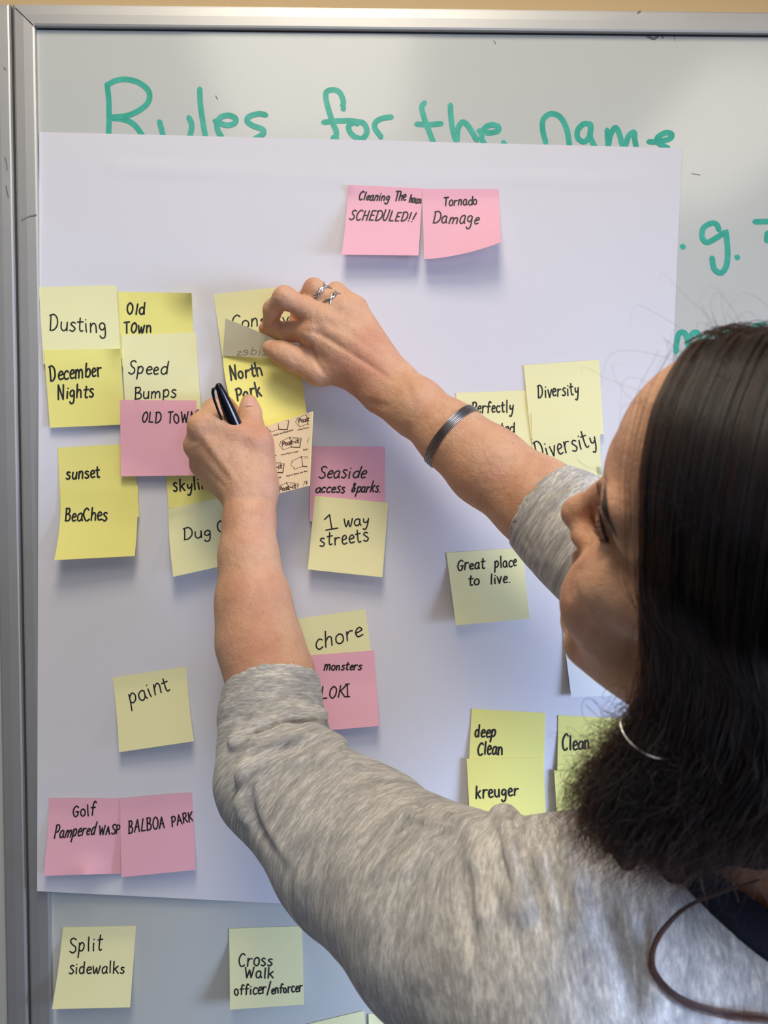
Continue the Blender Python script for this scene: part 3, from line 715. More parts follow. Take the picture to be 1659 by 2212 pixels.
# --- left arm (pen hand) and right arm (peeling hand), joints located on the photograph's rays
def chain(pts, k=8.0):
    out = []
    for (a, b) in zip(pts[:-1], pts[1:]):
        out.append(cone(mm(*a[:3]), mm(*b[:3]), a[3], b[3], k))
    return out
LEL = mm(600, 1690, 150)
arms = [cone(LSH, mm(975,1990,315), 50, 50, 20), cone(mm(975,1990,315), mm(772,1838,228), 50, 46, 20), cone(mm(772,1838,228), mm(604,1680,154), 46, 40, 20)]
arms += chain([(604,1680,154,40), (585,1465,123,35.5), (559,1385,112,35), (547,1300,103,31), (537,1200,90,24.5), (536,1130,80,21.5)], 14)
REL = mm(1300, 1190, 150)
arms += [cone(RSH, REL, 50, 40, 20)]
arms += chain([(1290,1185,145,40), (1165,1088,118,37.8), (1050,1005,100,34), (975,942,88,28.5), (900,880,74,25)], 14)
LW = [cone(mm(536,1130,80), mm(530,1075,72), 21.5, 19, 10), cone(mm(550,1130,76), mm(560,1060,66), 17, 17, 10)]
RWp = [cone(mm(900,880,74), mm(845,845,64), 24, 17, 10), cone(mm(905,870,74), mm(868,822,60), 20, 15, 10), cone(mm(890,890,72), mm(820,858,60), 20, 15, 10)]
lh = []
for x0, y0, x1, y1, d0, d1, r0, r1 in ((530,1075,436,922,70,66,16,12.0), (528,1078,428,962,66,56,15,12.5), (532,1082,440,1002,62,44,15,12.5), (540,1085,462,1035,56,34,15,12)):
    lh.append(cone(mm(x0,y0,d0), mm(x1,y1,d1), r0, r1, 10))
lh += [cone(mm(556,1060,66), mm(555,955,66), 16, 14.0, 10), cone(mm(540,1040,68), mm(500,965,66), 19, 15, 14), cone(mm(566,1020,62), mm(566,975,60), 10, 9, 10)]
lh += chain([(436,922,66,12.2), (463,887,50,10.2), (484,876,33,8.6), (505,888,20,7.2)], 7)          # index finger, curled behind the pen
lh += chain([(428,962,56,12.5), (442,940,32,10.2), (478,950,24,8.6), (520,960,20,7.6)], 6)
lh += chain([(440,1002,44,12), (452,985,24,9.6), (490,985,20,8.2), (525,990,19,7.4)], 6)
lh += chain([(462,1035,34,11), (476,1020,20,8.6), (505,1018,19,7.4), (530,1022,18,6.8)], 6)
lh += chain([(555,955,66,13.0), (541,912,56,10.2), (540,890,51,9.6), (538,869,46,7.6)], 7)          # thumb
lh += [cone(mm(462,912,70), mm(522,938,73), 8.5, 8.5, 9), cone(mm(535,925,62), mm(520,950,66), 7, 9, 7)]  # web between thumb and index
rh = []
RWC = (845,845,62)
for x0, y0, x1, y1, d0, d1, r0, r1 in ((828,850,674,718,58,54,15.5,11.0), (840,842,702,690,62,57,15,11.0), (852,832,736,668,60,53,14.5,10.4), (862,822,770,664,54,46,14,9.6)):
    rh.append(cone(mm(x0,y0,d0), mm(x1,y1,d1), r0, r1, 11))
rh += [cone(mm(815,845,46), mm(735,800,44), 16, 13, 12), cone(mm(760,790,46), mm(715,750,46), 12, 9, 12)]
rh += chain([(674,718,54,10.8), (628,716,30,9.3), (600,714,19,8.0), (574,710,15,7.0)], 6)            # index, behind the flap
rh += chain([(702,690,57,11.0), (614,642,58,9.6), (589,668,40,8.2), (583,700,28,7.3)], 6)            # middle, arched
rh += chain([(736,668,53,10.4), (678,624,52,9.3), (652,655,28,8.0), (640,690,18,7.0)], 5)            # ring finger
rh += chain([(770,664,46,9.8), (726,630,42,8.4), (706,652,22,7.2), (694,680,14,6.4)], 5)             # little finger
rh += chain([(735,800,46,13), (688,806,46,11.4), (632,775,43,10.6), (607,762,41,9.6), (584,752,38.5,7.8)], 7)
rh += [cone(mm(690,775,44), mm(740,790,46), 8, 12, 12), cone(mm(665,760,42), mm(700,780,44), 6, 9, 8)]  # thumb
BODY = hp + neck + torso + arms + LW + RWp + lh + rh
hand_marks = [
    # right hand: tendons, knuckles, creases
    ([(650,712),(690,722),(740,752),(800,790),(860,830)], 6, -1.6, (40, 90)),
    ([(700,705),(760,740),(840,790)], 8, 1.0, (40, 90)), ([(720,680),(780,722),(850,780)], 7, 0.6, (40, 90)),
    ([(668,712),(676,716)], 12, 1.3, (40, 90)), ([(700,682),(712,700),(728,716)], 7, -0.9, (40, 90)), ([(738,668),(750,684)], 7, -0.6, (30, 90)),
    ([(668,740),(676,765),(690,790),(702,812)], 6, -2.2, (30, 90)), ([(680,745),(686,775),(696,800)], 4, 0.9, (30, 90)),
    ([(592,742),(596,752),(596,764)], 3, -0.4), ([(628,764),(640,784)], 4, -0.6), ([(618,632),(612,640)], 8, 0.7), ([(634,628),(622,640)], 3, -0.35), ([(700,860),(780,868),(850,880)], 9, -1.2, (30, 90)),
    ([(850,800),(880,835),(890,870)], 10, -0.8, (30, 110)),
    # left hand
    ([(430,925),(470,985),(510,1040)], 8, 0.8, (50, 110)), ([(422,945),(452,985),(498,1045)], 7, -0.9, (40, 110)), ([(415,985),(455,1025),(500,1065)], 7, -0.7, (30, 110)),
    ([(426,918),(432,924)], 11, 1.0, (50, 110)), ([(417,958),(424,966)], 10, 1.0, (40, 110)),
    ([(515,905),(560,905)], 4, -0.5, (40, 110)), ([(520,899),(556,898)], 3, -0.35, (40, 110)), ([(517,934),(552,934)], 6, -0.7, (50, 110)), ([(525,870),(536,877),(549,870)], 2.6, -0.5, (30, 110)),
    ([(512,935),(530,960),(545,1000),(548,1050)], 14, -0.9, (50, 110)), ([(566,940),(575,975),(580,1020)], 10, 0.7, (40, 110)),
    ([(500,1080),(540,1074),(580,1084)], 7, -0.5, (40, 120)),
]
face_marks = [
    ([(1296,1110),(1308,1155),(1332,1200),(1365,1232),(1402,1250)], 13, -3.6), ([(1296,1180),(1325,1215),(1360,1245),(1390,1262)], 17, -2.2),
    ([(1316,1050),(1335,1130),(1362,1190),(1400,1225)], 22, 2.6), ([(1265,1140),(1272,1160),(1262,1195)], 8, -2.0),
    ([(1250,1290),(1300,1278),(1370,1290)], 50, 1.6), ([(1256,1220),(1234,1250),(1228,1300)], 12, -1.2), ([(1250,1390),(1300,1410),(1370,1420)], 60, 1.4),
    ([(1300,1150),(1306,1175)], 10, 1.0),
]
t1 = time.time()
fb = Field(BODY)
BV, BQ = surface(fb, (-250, -640, 830), (520, -2, 1830), 1.9)
BN = vnormals(BV, BQ)
BV = sculpt(BV, BN, hand_marks+face_marks)
print('body', len(BV), round(time.time()-t1, 1))
PORG = (0.345, -0.44, 0.0)
person = empty('person', PORG, 'person with dark wavy hair and grey shirt reaching up to the sticky notes', 'person')
body = quadmesh('body', BV/1000.0, BQ, M_SKIN, person)
# ------------------------------------------------------------------ shirt, collar, trousers, shoes
def march(f, px, py, d0=600):
    """millimetres off the board of the first surface of field f seen at a photo pixel"""
    r = ray(px, py); s = 0.0; st = mm(px, py, d0)
    for _ in range(60):
        P = (st + r*s)[None]; d = float(f(P)[0])
        if d < 0.3: break
        s += d*0.8
    return -(st+r*s)[1]
def sleeve(pts): return [cone(a[:3] if len(a) == 4 else a[0], b[:3] if len(b) == 4 else b[0], a[-1], b[-1], 16) for a, b in zip(pts[:-1], pts[1:])]
SL = [(*mm(587,1476,124), 42.0), (*mm(586,1560,134), 42.0), (*mm(604,1680,154), 51.0), (*mm(772,1838,228), 61.0), (*mm(975,1990,315), 67.0), (*mm(1190,2090,380), 70.0)]
SR = [(*mm(1163,1090,118), 42.5), (*mm(1240,1145,132), 46.5), (*mm(1300,1195,150), 49.0), (*RSH, 62.0)]
SHIRT = sleeve(SL)+sleeve(SR)
for q in torso: SHIRT.append(cone(q['a'], q['b'], q['ra']+9, q['rb']+9, q['k']))
SHIRT.append(cone(LSH+[-6,-2,-6], NB+[-10,-12,-12], 58, 60, 40))
NAX = hd(0,-28,-45)-NB; NAX /= np.linalg.norm(NAX)
NC = NB+[-10,-9,-4]
f0 = Field(SHIRT)
# raised folds on the shoulder and at the elbow, laid on the surface that the photograph shows
def fold(pts, r, sink=0.55, k=5):
    P = [mm(x, y, march(f0, x, y)-r*sink) for x, y in pts]
    for a, b in zip(P[:-1], P[1:]): SHIRT.append(cone(a, b, r, r*0.9, k))
fold([(1030,1800),(1040,1880),(1055,1980)], 9); fold([(1088,1775),(1108,1860),(1130,1960)], 11, 0.35); fold([(1150,1812),(1172,1880),(1190,1960)], 9, 0.5)
fold([(1210,1850),(1232,1910),(1250,1990)], 8); fold([(970,1790),(930,1830),(890,1880)], 7, .8, 10)
fold([(540,1672),(566,1622),(622,1597),(672,1596),(722,1616)], 13, 0.05, 2.5); fold([(515,1600),(560,1556),(620,1538),(690,1548)], 9, 0.35, 3)
fold([(530,1735),(548,1690),(580,1650)], 9, 0.3, 3); fold([(640,1650),(690,1640),(760,1665)], 9, .6, 6); fold([(880,1770),(940,1785),(1000,1800)], 9, .7, 8)
fold([(535,1760),(560,1700),(600,1650)], 8, 0.6)
fs_all = Field(SHIRT)
nL = np.array([-0.13, 0.62, 0.78]); nL /= np.linalg.norm(nL)
cL = mm(588,1476,124); aR = mm(1050,1005,100)-mm(1240,1145,132); aR /= np.linalg.norm(aR)
cR = mm(1163,1090,118); nR = aR+np.array([0, 0.22, 0]); nR /= np.linalg.norm(nR)
aL = mm(556,1385,112)-mm(592,1560,134); aL /= np.linalg.norm(aL)
def smax(a, b, k): h = np.clip(k-np.abs(a-b), 0, None)/k; return np.maximum(a, b)+h*h*k*.25
def cap(P, c, a, r0, r1, L):     # tube interior: from c along a
    D = P-c; t = D@a; rad = np.linalg.norm(D-np.outer(t, a), axis=1); tt = np.clip(t/L, 0, 1)
    return rad-(r0+(r1-r0)*tt), t, rad
def neck_rad(P):
    D = P-NC; t = D@NAX; D = D-np.outer(t, NAX); return np.linalg.norm(D, axis=1), t
def shirt(P):
    d = fs_all(P)
    for c, n, a, r in ((cL, nL, aL, 37.4), (cR, nR, aR, 39.4)):
        g, t, rad = cap(P, c, a, r, r, 30); tn = (P-c)@n
        d = smax(d, -np.maximum(-tn, rad-75), 1.5)
        d = smax(d, -np.maximum(np.maximum(g, -t-13), t-60), 1.5)
    rr, t = neck_rad(P)
    d = smax(d, -np.maximum(rr-72, -t-45), 3)
    return smax(d, 905-P[:, 2], 3)
def collar(P):
    rr, t = neck_rad(P); d = fs_all(P)
    return smax(smax(d-1.6, np.abs(rr-78)-9.5, 2), -(d+3.5), 1)
SV, SQ = surface(shirt, (-260, -640, 890), (540, -20, 1640), 2.6)
def relax(V, Q, sel, n=5):
    a = np.concatenate([Q[:, k] for k in range(4)]); b_ = np.concatenate([Q[:, (k+1) % 4] for k in range(4)]); m = sel[a] | sel[b_]; a, b_ = a[m], b_[m]
    for _ in range(n):
        acc = np.zeros_like(V); c = np.zeros(len(V)); np.add.at(acc, a, V[b_]); np.add.at(c, a, 1); np.add.at(acc, b_, V[a]); np.add.at(c, b_, 1)
        k = sel & (c > 0); V = V.copy(); V[k] = V[k]*.4+.6*acc[k]/c[k][:, None]
    return V
sel = (np.abs((SV-cL)@nL) < 12) & (np.linalg.norm(SV-cL, axis=1) < 75) | (np.abs((SV-cR)@nR) < 12) & (np.linalg.norm(SV-cR, axis=1) < 75)
SV = relax(SV, SQ, sel)
SN = vnormals(SV, SQ)
shirt_marks = [
    ([(532,1650),(556,1600),(610,1571),(662,1568),(716,1583)], 6, -3.4), ([(528,1622),(556,1578),(612,1550),(664,1548),(708,1556)], 8, 1.4),
    ([(500,1590),(540,1548),(600,1535),(668,1545)], 5, -1.3), ([(505,1540),(560,1500),(630,1500),(690,1530)], 6, -0.9), ([(545,1630),(600,1618),(680,1630)], 7, -1.2),
    ([(494,1522),(530,1468),(590,1446),(650,1466),(700,1530)], 3.5, -1.0), ([(1148,1195),(1134,1150),(1165,1085),(1246,1040)], 3.5, -1.0),
    ([(1168,1215),(1160,1160),(1190,1110),(1262,1065)], 6, -1.2), ([(1180,1230),(1180,1180),(1205,1130)], 6, 1.0),
    ([(548,1655),(538,1700),(548,1770),(600,1850)], 7, -2.6), ([(556,1690),(575,1780),(640,1880)], 9, 1.2),
    ([(880,1730),(930,1752),(1000,1782)], 7, -2.0), ([(860,1770),(930,1788),(985,1800)], 6, -1.2), ([(905,1835),(935,1812),(968,1800)], 5, -1.0),
    ([(1062,1770),(1075,1840),(1100,1930)], 6, -2.6), ([(1095,1752),(1120,1772),(1128,1830),(1165,1930),(1180,2010)], 5, -3.2), ([(1190,1830),(1205,1890),(1222,1960)], 6, -2.0),
    ([(1000,1850),(1010,1950),(1020,2080)], 11, -1.3), ([(960,1900),(950,2000),(940,2100)], 14, -1.0), ([(1300,1960),(1350,2080),(1370,2212)], 16, -1.8), ([(1330,1950),(1390,2060),(1430,2200)], 14, 1.4),
    ([(700,1720),(660,1800),(650,1900)], 14, -0.8), ([(780,1720),(740,1820),(740,1950)], 14, 0.7), ([(1500,2060),(1580,2100),(1659,2120)], 12, -0.8),
]
SV = sculpt(SV, SN, [(m[0], m[1]*1.55, m[2]*1.7) for m in shirt_marks])
# soft random unevenness of the jersey
SV = SV + SN*(0.5*np.sin(SV@np.array([.11, .05, .07]))*np.sin(SV@np.array([-.04, .12, .09])))[:, None]
def jersey():
    m = bpy.data.materials.new('heather_grey_jersey'); m.use_nodes = True; nt = m.node_tree; b = nt.nodes['Principled BSDF']
    b.inputs['Roughness'].default_value = 0.95; b.inputs['Specular IOR Level'].default_value = 0.15
    b.inputs['Sheen Weight'].default_value = 0.15
    at_ = nt.nodes.new('ShaderNodeAttribute'); at_.attribute_name = 'knit'
    def noise(scale, detail, rough=0.6):
        n = nt.nodes.new('ShaderNodeTexNoise'); n.inputs['Scale'].default_value = scale; n.inputs['Detail'].default_value = detail
        n.inputs['Roughness'].default_value = rough; nt.links.new(at_.outputs['Vector'], n.inputs['Vector']); return n
    n1 = noise(620, 4, 0.7); n2 = noise(120, 2)
    ad = nt.nodes.new('ShaderNodeMath'); ad.operation = 'ADD'; nt.links.new(n1.outputs['Fac'], ad.inputs[0])
    mu = nt.nodes.new('ShaderNodeMath'); mu.operation = 'MULTIPLY'; mu.inputs[1].default_value = 0.6; nt.links.new(n2.outputs['Fac'], mu.inputs[0]); nt.links.new(mu.outputs[0], ad.inputs[1])
    cr = nt.nodes.new('ShaderNodeValToRGB'); e = cr.color_ramp.elements
    e[0].position = 0.50; e[0].color = srgb(134, 134, 133); e[1].position = 1.12; e[1].color = srgb(224, 220, 211)
    x = e.new(0.80); x.color = srgb(183, 180, 175)
    nt.links.new(ad.outputs[0], cr.inputs[0]); nt.links.new(cr.outputs[0], b.inputs['Base Color'])
    bp = nt.nodes.new('ShaderNodeBump'); bp.inputs['Strength'].default_value = 0.35; bp.inputs['Distance'].default_value = 0.0008
    nt.links.new(ad.outputs[0], bp.inputs['Height']); nt.links.new(bp.outputs[0], b.inputs['Normal'])
    return m
def knit(o, V):
    segs = []
    L = 0.0
    for A, B in zip(SL[:-1], SL[1:]):
        a, b_ = np.array(A[:3]), np.array(B[:3]); segs.append((a, b_, L)); L += np.linalg.norm(b_-a)
    segs.append((np.array(SL[-1][:3]), RSH+[150, 60, 0], L)); L = 1000.0
    for A, B in zip(SR[:-1], SR[1:]):
        a, b_ = np.array(A[:3]), np.array(B[:3]); segs.append((a, b_, L)); L += np.linalg.norm(b_-a)
    W = np.zeros(len(V)); C3 = np.zeros((len(V), 4))
    for a, b_, l0 in segs:
        ab = b_-a; Ls = np.linalg.norm(ab); u = ab/Ls; t = np.clip((V-a)@u, 0, Ls); D = V-a-np.outer(t, u); r = np.linalg.norm(D, axis=1)
        w = np.exp(-r/9.0)+1e-30; C3[:, 0] += w*(l0+(V-a)@u); C3[:, 1:] += w[:, None]*(V-a-np.outer((V-a)@u, u)); W += w
    C3 /= W[:, None]; K = np.c_[C3[:, 0], C3[:, 1]*0.2, (C3[:, 2]+C3[:, 3])*0.2]/1000.0
    at_ = o.data.attributes.new('knit', 'FLOAT_VECTOR', 'POINT'); at_.data.foreach_set('vector', K.astype(np.float32).ravel())
M_JERSEY = jersey()
so = quadmesh('shirt', SV/1000.0, SQ, M_JERSEY, person); knit(so, SV)
so['label'] = 'heather grey three-quarter-sleeve jersey shirt'
CV, CQ = surface(collar, (130, -520, 1240), (420, -200, 1480), 2.0)
co = quadmesh('collar', CV/1000.0, CQ, M_NAVY, person); co['label'] = 'navy neckband'; co.parent = so; co.location = (0, 0, 0)
HD = np.array([.92, .38, 0])
trou = [cone(HIP+[0,0,10], HIP+[0,0,-90], 138, 142, 40)]
feet = []
for s in (-1, 1):
    hj = HIP+HD*90*s+[0,0,-90]; kn = hj*[1,1,0]+[0,30,480]+HD*10*s; an = kn*[1,1,0]+[0,-20,90]
    trou += [cone(hj, kn, 92, 62, 30), cone(kn, an, 60, 52, 20)]
    feet.append([cone(an*[1,1,0]+[0,-25,42], an*[1,1,0]+[-55,150,34], 40, 33, 20), cone(an*[1,1,0]+[0,-25,42], an*[1,1,0]+[0,-10,105], 38, 42, 20)])
ft = Field(trou)
TV, TQ = surface(lambda P: smax(smax(ft(P), P[:, 2]-960, 3), 70-P[:, 2], 4), (60, -720, 60), (640, -180, 1010), 8)
quadmesh('trousers', TV/1000.0, TQ, M_JEANS, person)
for f in feet:
    ff = Field(f); FV, FQ = surface(lambda P: smax(smax(ff(P), 1-P[:, 2], 3), P[:, 2]-120, 3), (60, -720, -6), (640, 60, 150), 6)
    quadmesh('shoe', FV/1000.0, FQ, M_SHOE, person)
print('shirt', len(SV), round(time.time()-T0, 1))

# ------------------------------------------------------------------ hair
def hair_material(name='dark_brown_hair', mel=0.93, red=0.5):
    m = bpy.data.materials.new(name); m.use_nodes = True; nt = m.node_tree; nt.nodes.clear()
    h = nt.nodes.new('ShaderNodeBsdfHairPrincipled'); h.parametrization = 'MELANIN'
    h.inputs['Melanin'].default_value = mel; h.inputs['Melanin Redness'].default_value = red
    h.inputs['Roughness'].default_value = 0.35; h.inputs['Radial Roughness'].default_value = 0.45; h.inputs['Random Color'].default_value = 0.25
    o = nt.nodes.new('ShaderNodeOutputMaterial'); nt.links.new(h.outputs[0], o.inputs[0]); return m
M_HAIR = hair_material()
def strands(name, S, R, parent, mat=M_HAIR):
    """S: list of (n,3) arrays in mm, R: list of root radii in mm"""
    c = bpy.data.hair_curves.new(name); c.add_curves([len(s) for s in S])
    P = np.concatenate(S)/1000.0 - np.array(PORG)
    c.attributes['position'].data.foreach_set('vector', P.astype(np.float32).ravel())
    ra = c.attributes.get('radius') or c.attributes.new('radius', 'FLOAT', 'POINT')
    rr = np.concatenate([r*(1-0.65*np.linspace(0, 1, len(s))**3) for s, r in zip(S, R)])/1000.0
    ra.data.foreach_set('value', rr.astype(np.float32))
    return link(name, c, mat, parent)
EC, ER = np.array([0., -12., 38.]), np.array([79., 99., 79.])
LANES = [  # photo x, y, mm off board: front lane to back lane
    [(1393,1370,468),(1412,1490,467),(1390,1600,463),(1312,1702,459),(1268,1800,455)],
    [(1500,1440,484),(1492,1570,482),(1445,1690,473),(1372,1798,462),(1325,1870,457)],
    [(1625,1520,499),(1625,1620,495),(1570,1735,485),(1495,1835,474),(1440,1898,464)],
    [(1780,1560,508),(1780,1650,503),(1720,1750,494),(1650,1800,484),(1615,1852,476)],
    [(1945,1580,518),(1930,1660,512),(1870,1760,505),(1800,1810,495),(1760,1850,487)],
    [(2130,1580,524),(2100,1660,518),(2030,1770,510),(1950,1860,500),(1900,1910,490)]]
LANES = [np.array([mm(*p) for p in l]) for l in LANES]
def lane_pts(t):
    x = np.clip(t, 0, 1)*(len(LANES)-1); i = min(int(x), len(LANES)-2); return LANES[i]*(1-(x-i))+LANES[i+1]*(x-i)
def spline(P, n):
    P = np.array(P); Q = np.r_[[2*P[0]-P[1]], P, [2*P[-1]-P[-2]]]
    cl = np.r_[0, np.cumsum(np.linalg.norm(np.diff(P, axis=0), axis=1))]; cl /= cl[-1]
    x = np.interp(np.linspace(0, 1, n), cl, np.arange(len(P))); i = np.minimum(x.astype(int), len(P)-2); t = (x-i)[:, None]
    a, b, c, d = Q[i], Q[i+1], Q[i+2], Q[i+3]
    return 0.5*((2*b)+(c-a)*t+(2*a-5*b+4*c-d)*t*t+(3*b-a-3*c+d)*t**3)
PHI = np.array([-16., 0, 20, 45, 70, 90, 112])
AL0 = np.array([57., 56, 54, 50, 43, 36, 29]); AL1 = np.array([-34., -35, -40, -50, -60, -65, -70])
NT = 26
GP = np.zeros((NT, len(PHI), 3)); GD = np.zeros_like(GP)
for i in range(NT):
    al = np.radians(AL0+(AL1-AL0)*(i/(NT-1))**1.0); ph = np.radians(PHI)
    d = np.stack([np.sin(ph)*np.cos(al), np.sin(al), np.cos(ph)*np.cos(al)], 1); q = np.array([0, 5., 30])+d*150
    for _ in range(30):
        e = fb(HC+q@HM.T); q = q-d*(e*.8)[:, None]
    GP[i], GD[i] = q, d
def guide(t, side, off):
    x = np.clip(t, 0, 1)*(NT-1); i = min(int(x), NT-2); w = x-i
    P = GP[i]*(1-w)+GP[i+1]*w+(GD[i]*(1-w)+GD[i+1]*w)*off
    return [hd(side*p[0], p[1], p[2]) for p in P]
def make_strand(t, side, off, phi0, frizz, n=26, cut=1.0):
    P = guide(t, side, off); k0 = int(np.clip(np.searchsorted(PHI, phi0), 0, 4)); P = P[k0:]
    if side > 0:
        L = lane_pts(t); J = rng.normal(0, 1, 3); 
        for i, p in enumerate(L): P.append(p+J*np.array([4, 3, 3])*(0.25+0.55*i)+rng.normal(0, .5+0.9*i, 3)+np.array([0, -off*0.5, 0]))
    else:
        e = P[-1]; J = rng.normal(0, 1, 3)
        for i in range(1, 5): P.append(e+np.array([8*i*.4, -6*i, -48*i])+J*4*i*.6+rng.normal(0, 2+i, 3))
    P = spline(P, n)
    s = np.linspace(0, 1, n)[:, None]; f = rng.uniform(9, 20); ph = rng.uniform(0, 6.3, 3)
    P = P+frizz*np.clip(s-0.30, 0, 1)**1.3*np.sin(f*s*2.2+ph)*np.array([1, 1, .6])
    if cut < 1: k = max(8, int(n*cut)); P = P[:k]
    return P
S, R = [], []
for i in range(13000):
    t = rng.random()**1.7; g = rng.random()
    phi0 = -16 if g < .45 else rng.uniform(-10, 60)
    # hairs gather in locks
    lock = np.round(t*46)/46; t2 = np.clip(lock+(t-lock)*0.55+rng.normal(0, .004), 0, 1)
    S.append(make_strand(t2, 1, rng.uniform(.3, 4.2)+1.0*math.sin(lock*60), phi0, rng.uniform(3, 9), cut=rng.uniform(.86, 1.0))); R.append(rng.uniform(.10, .17))
for i in range(2600):
    t = rng.random(); S.append(make_strand(t, -1, rng.uniform(1, 9), rng.uniform(-8, 80), rng.uniform(3, 9), n=20)); R.append(.16)
for i in range(150):      # fly-away and frizzy hairs
    t = rng.random()**1.8; P = make_strand(t, 1, rng.uniform(5, 14), rng.uniform(-8, 50), rng.uniform(10, 20), n=34)
    S.append(P+np.cumsum(rng.normal(0, .15, P.shape), 0)); R.append(.06)
for i in range(2600):      # curly ends fanning out over the shoulder
    t = rng.random()*0.42; L = lane_pts(t); k = rng.integers(0, 3)
    b = L[1]*(1-rng.random()*.5)+L[2]*.0; b = L[1]+(L[3]-L[1])*rng.uniform(.25, 1.1)
    X, Y = to_px(b/1000.0); e = mm(X-rng.uniform(10, 105), Y+rng.uniform(-30, 90), -b[1]-rng.uniform(-6, 22))
    c = (b+e)/2+np.array([rng.normal(0, 8), rng.normal(0, 5), rng.uniform(4, 16)])
    P = spline([b, c, e], 22); s = np.linspace(0, 1, 22)[:, None]; q = rng.uniform(0, 6.3, 3)
    S.append(P+rng.uniform(2, 6)*s*np.sin(s*rng.uniform(7, 15)+q)+rng.normal(0, 1.5, 3)); R.append(rng.uniform(.05, .11))
for i in range(70):      # wisps along the forehead and crown outline
    gi, gk = rng.integers(0, 9), rng.integers(0, 5); q_ = GP[gi, gk]; dq = GD[gi, gk]
    a = hd(*(q_+rng.normal(0, 5, 3))); u = HM@(dq+np.array([0, .5, 0])+rng.normal(0, .25, 3))
    L = rng.uniform(8, 30); v = rng.normal(0, 1, 3); v -= v@u*u; v /= np.linalg.norm(v)
    P = spline([a, a+u*L*.5+v*L*.2, a+u*L*.7+v*L*.55, a+u*L*.55+v*L*.95+np.array([0, 0, -8])], 16); S.append(P); R.append(.045)
strands('hair', S, R, person)['label'] = 'long dark brown wavy hair with frizzy ends'
def uls(P):   # dark layer under the strands
    return fu(P)
under = []
def chain_r(P, rs, k=14):
    return [cone(P[i], P[i+1], rs[i], rs[i+1], k) for i in range(len(P)-1)]
for side in (1, -1):
    for t in np.linspace(0.02, 1, 13)**1.0:
        P = guide(t+.02, side, -10.5); under += chain_r(P, [9]*len(P), 2)
under.append(ell(hd(0,-40,30), (60,62,60), HM, 10))
back = np.array([.36, .92, -.12])
for t, rs in ((.12, (5,6,7,7,5,3)), (.24, (8,11,13,12,9,5)), (.42, (15,20,22,20,15,8)), (.62, (20,28,30,27,19,9)), (.8, (24,32,34,30,20,10)), (1.0, (28,34,34,30,22,11))):
    G0 = guide(t, 1, -4); L = [G0[-1]]+list(lane_pts(t)); under += chain_r([p+back*(r+5) for p, r in zip(L, rs)], rs, 8)
under += [cone(hd(-74,-20,-10), hd(-74,-20,-10)+[20,-10,-150], 22, 26, 14), cone(hd(0,-78,0), hd(0,-74,0)+[0,26,-110], 26, 12, 20)]
fu = Field(under)
UV_, UQ = surface(fu, (60, -640, 1180), (460, -250, 1720), 4.0)
uo = quadmesh('hair_mass', UV_/1000.0, UQ, M_SCALP, person)
# brow and lashes
S, R = [], []
from mathutils.bvhtree import BVHTree
hf = BQ[(BV[BQ[:, 0], 0] > 90) & (BV[BQ[:, 0], 2] > 1340)]; hu, hi = np.unique(hf, return_inverse=True)
bvh = BVHTree.FromPolygons(BV[hu].tolist(), hi.reshape(hf.shape).tolist())
def on_face(x, y, off=0.3):
    r = ray(x, y); r = r/np.linalg.norm(r); hit = bvh.ray_cast(Vector(CAM*1000), Vector(r))
    return np.array(hit[0])-r*off if hit[0] is not None else mm(x, y, 430)
def face_d(x, y): return -on_face(x, y, 0)[1]
BR = catmull([(1296,1006),(1294,1040),(1299,1080),(1308,1118),(1322,1150)])
for i in range(520):
    t = rng.random(); k = t*(len(BR)-2); j = int(k); c = BR[j]+(BR[j+1]-BR[j])*(k-j); w = 9*(1-.7*t)+1.5
    o = rng.uniform(-1, 1)*w; x, y = c[0]+o+3, c[1]
    try: P = [on_face(x, y), on_face(x+2+.1*o, y+8, 1.0), on_face(x+5-.45*o*t, y+18, .8)]
    except Exception: continue
    if np.linalg.norm(P[2]-P[0]) > 9: continue
    S.append(spline(P, 6)); R.append(.10)
LB = catmull([(1293,1092),(1298,1120),(1304,1145),(1316,1172)])
for i in range(64):
    t = rng.random(); k = t*(len(LB)-2); j = int(k); c = LB[j]; r0 = face_d(c[0]+2, c[1]); L = rng.uniform(16, 30)*(1-.25*t)
    S.append(spline([mm(c[0]+2, c[1], r0), mm(c[0]-L*.55, c[1]+5+4*t, max(r0, face_d(c[0]-L*.55, c[1]+5)+1)), mm(c[0]-L, c[1]+rng.uniform(-7, 3), max(r0, face_d(c[0]-L, c[1])+1.2))], 8)); R.append(.13)
for i in range(120):     # dark lash line
    k = rng.random()*(len(LB)-2); c = LB[int(k)]; S.append(spline([on_face(c[0]+rng.uniform(-2, 4), c[1]), on_face(c[0]+rng.uniform(-3, 3), c[1]+7, .5), on_face(c[0]+2, c[1]+12, .3)], 5)); R.append(.16)
strands('brow_and_lash_hairs', S, R, person)
# loose lock lying on the back of the shirt
S, R = [], []
ctrl = [(1640,1900),(1500,1950),(1440,2000),(1412,2050),(1412,2095),(1445,2140),(1500,2172),(1580,2192),(1670,2200)]
dd = [march(fs_all, x, y)+3 for x, y in ctrl]; dd[0] += 8; dd[1] += 5
for i in range(80):
    j = rng.normal(0, 1, 2); w = rng.uniform(.4, 1)
    P = [mm(x+j[0]*(1+.55*k), y+j[1]*(1+.55*k), d+1.5*rng.random()) for k, ((x, y), d) in enumerate(zip(ctrl, dd))]
    S.append(spline(P, 40)); R.append(.13)
strands('loose_lock', S, R, person, hair_material('brown_hair_lock', 0.78, 0.8))['label'] = 'loose curved lock lying on the shirt'
print('hair', round(time.time()-T0, 1))

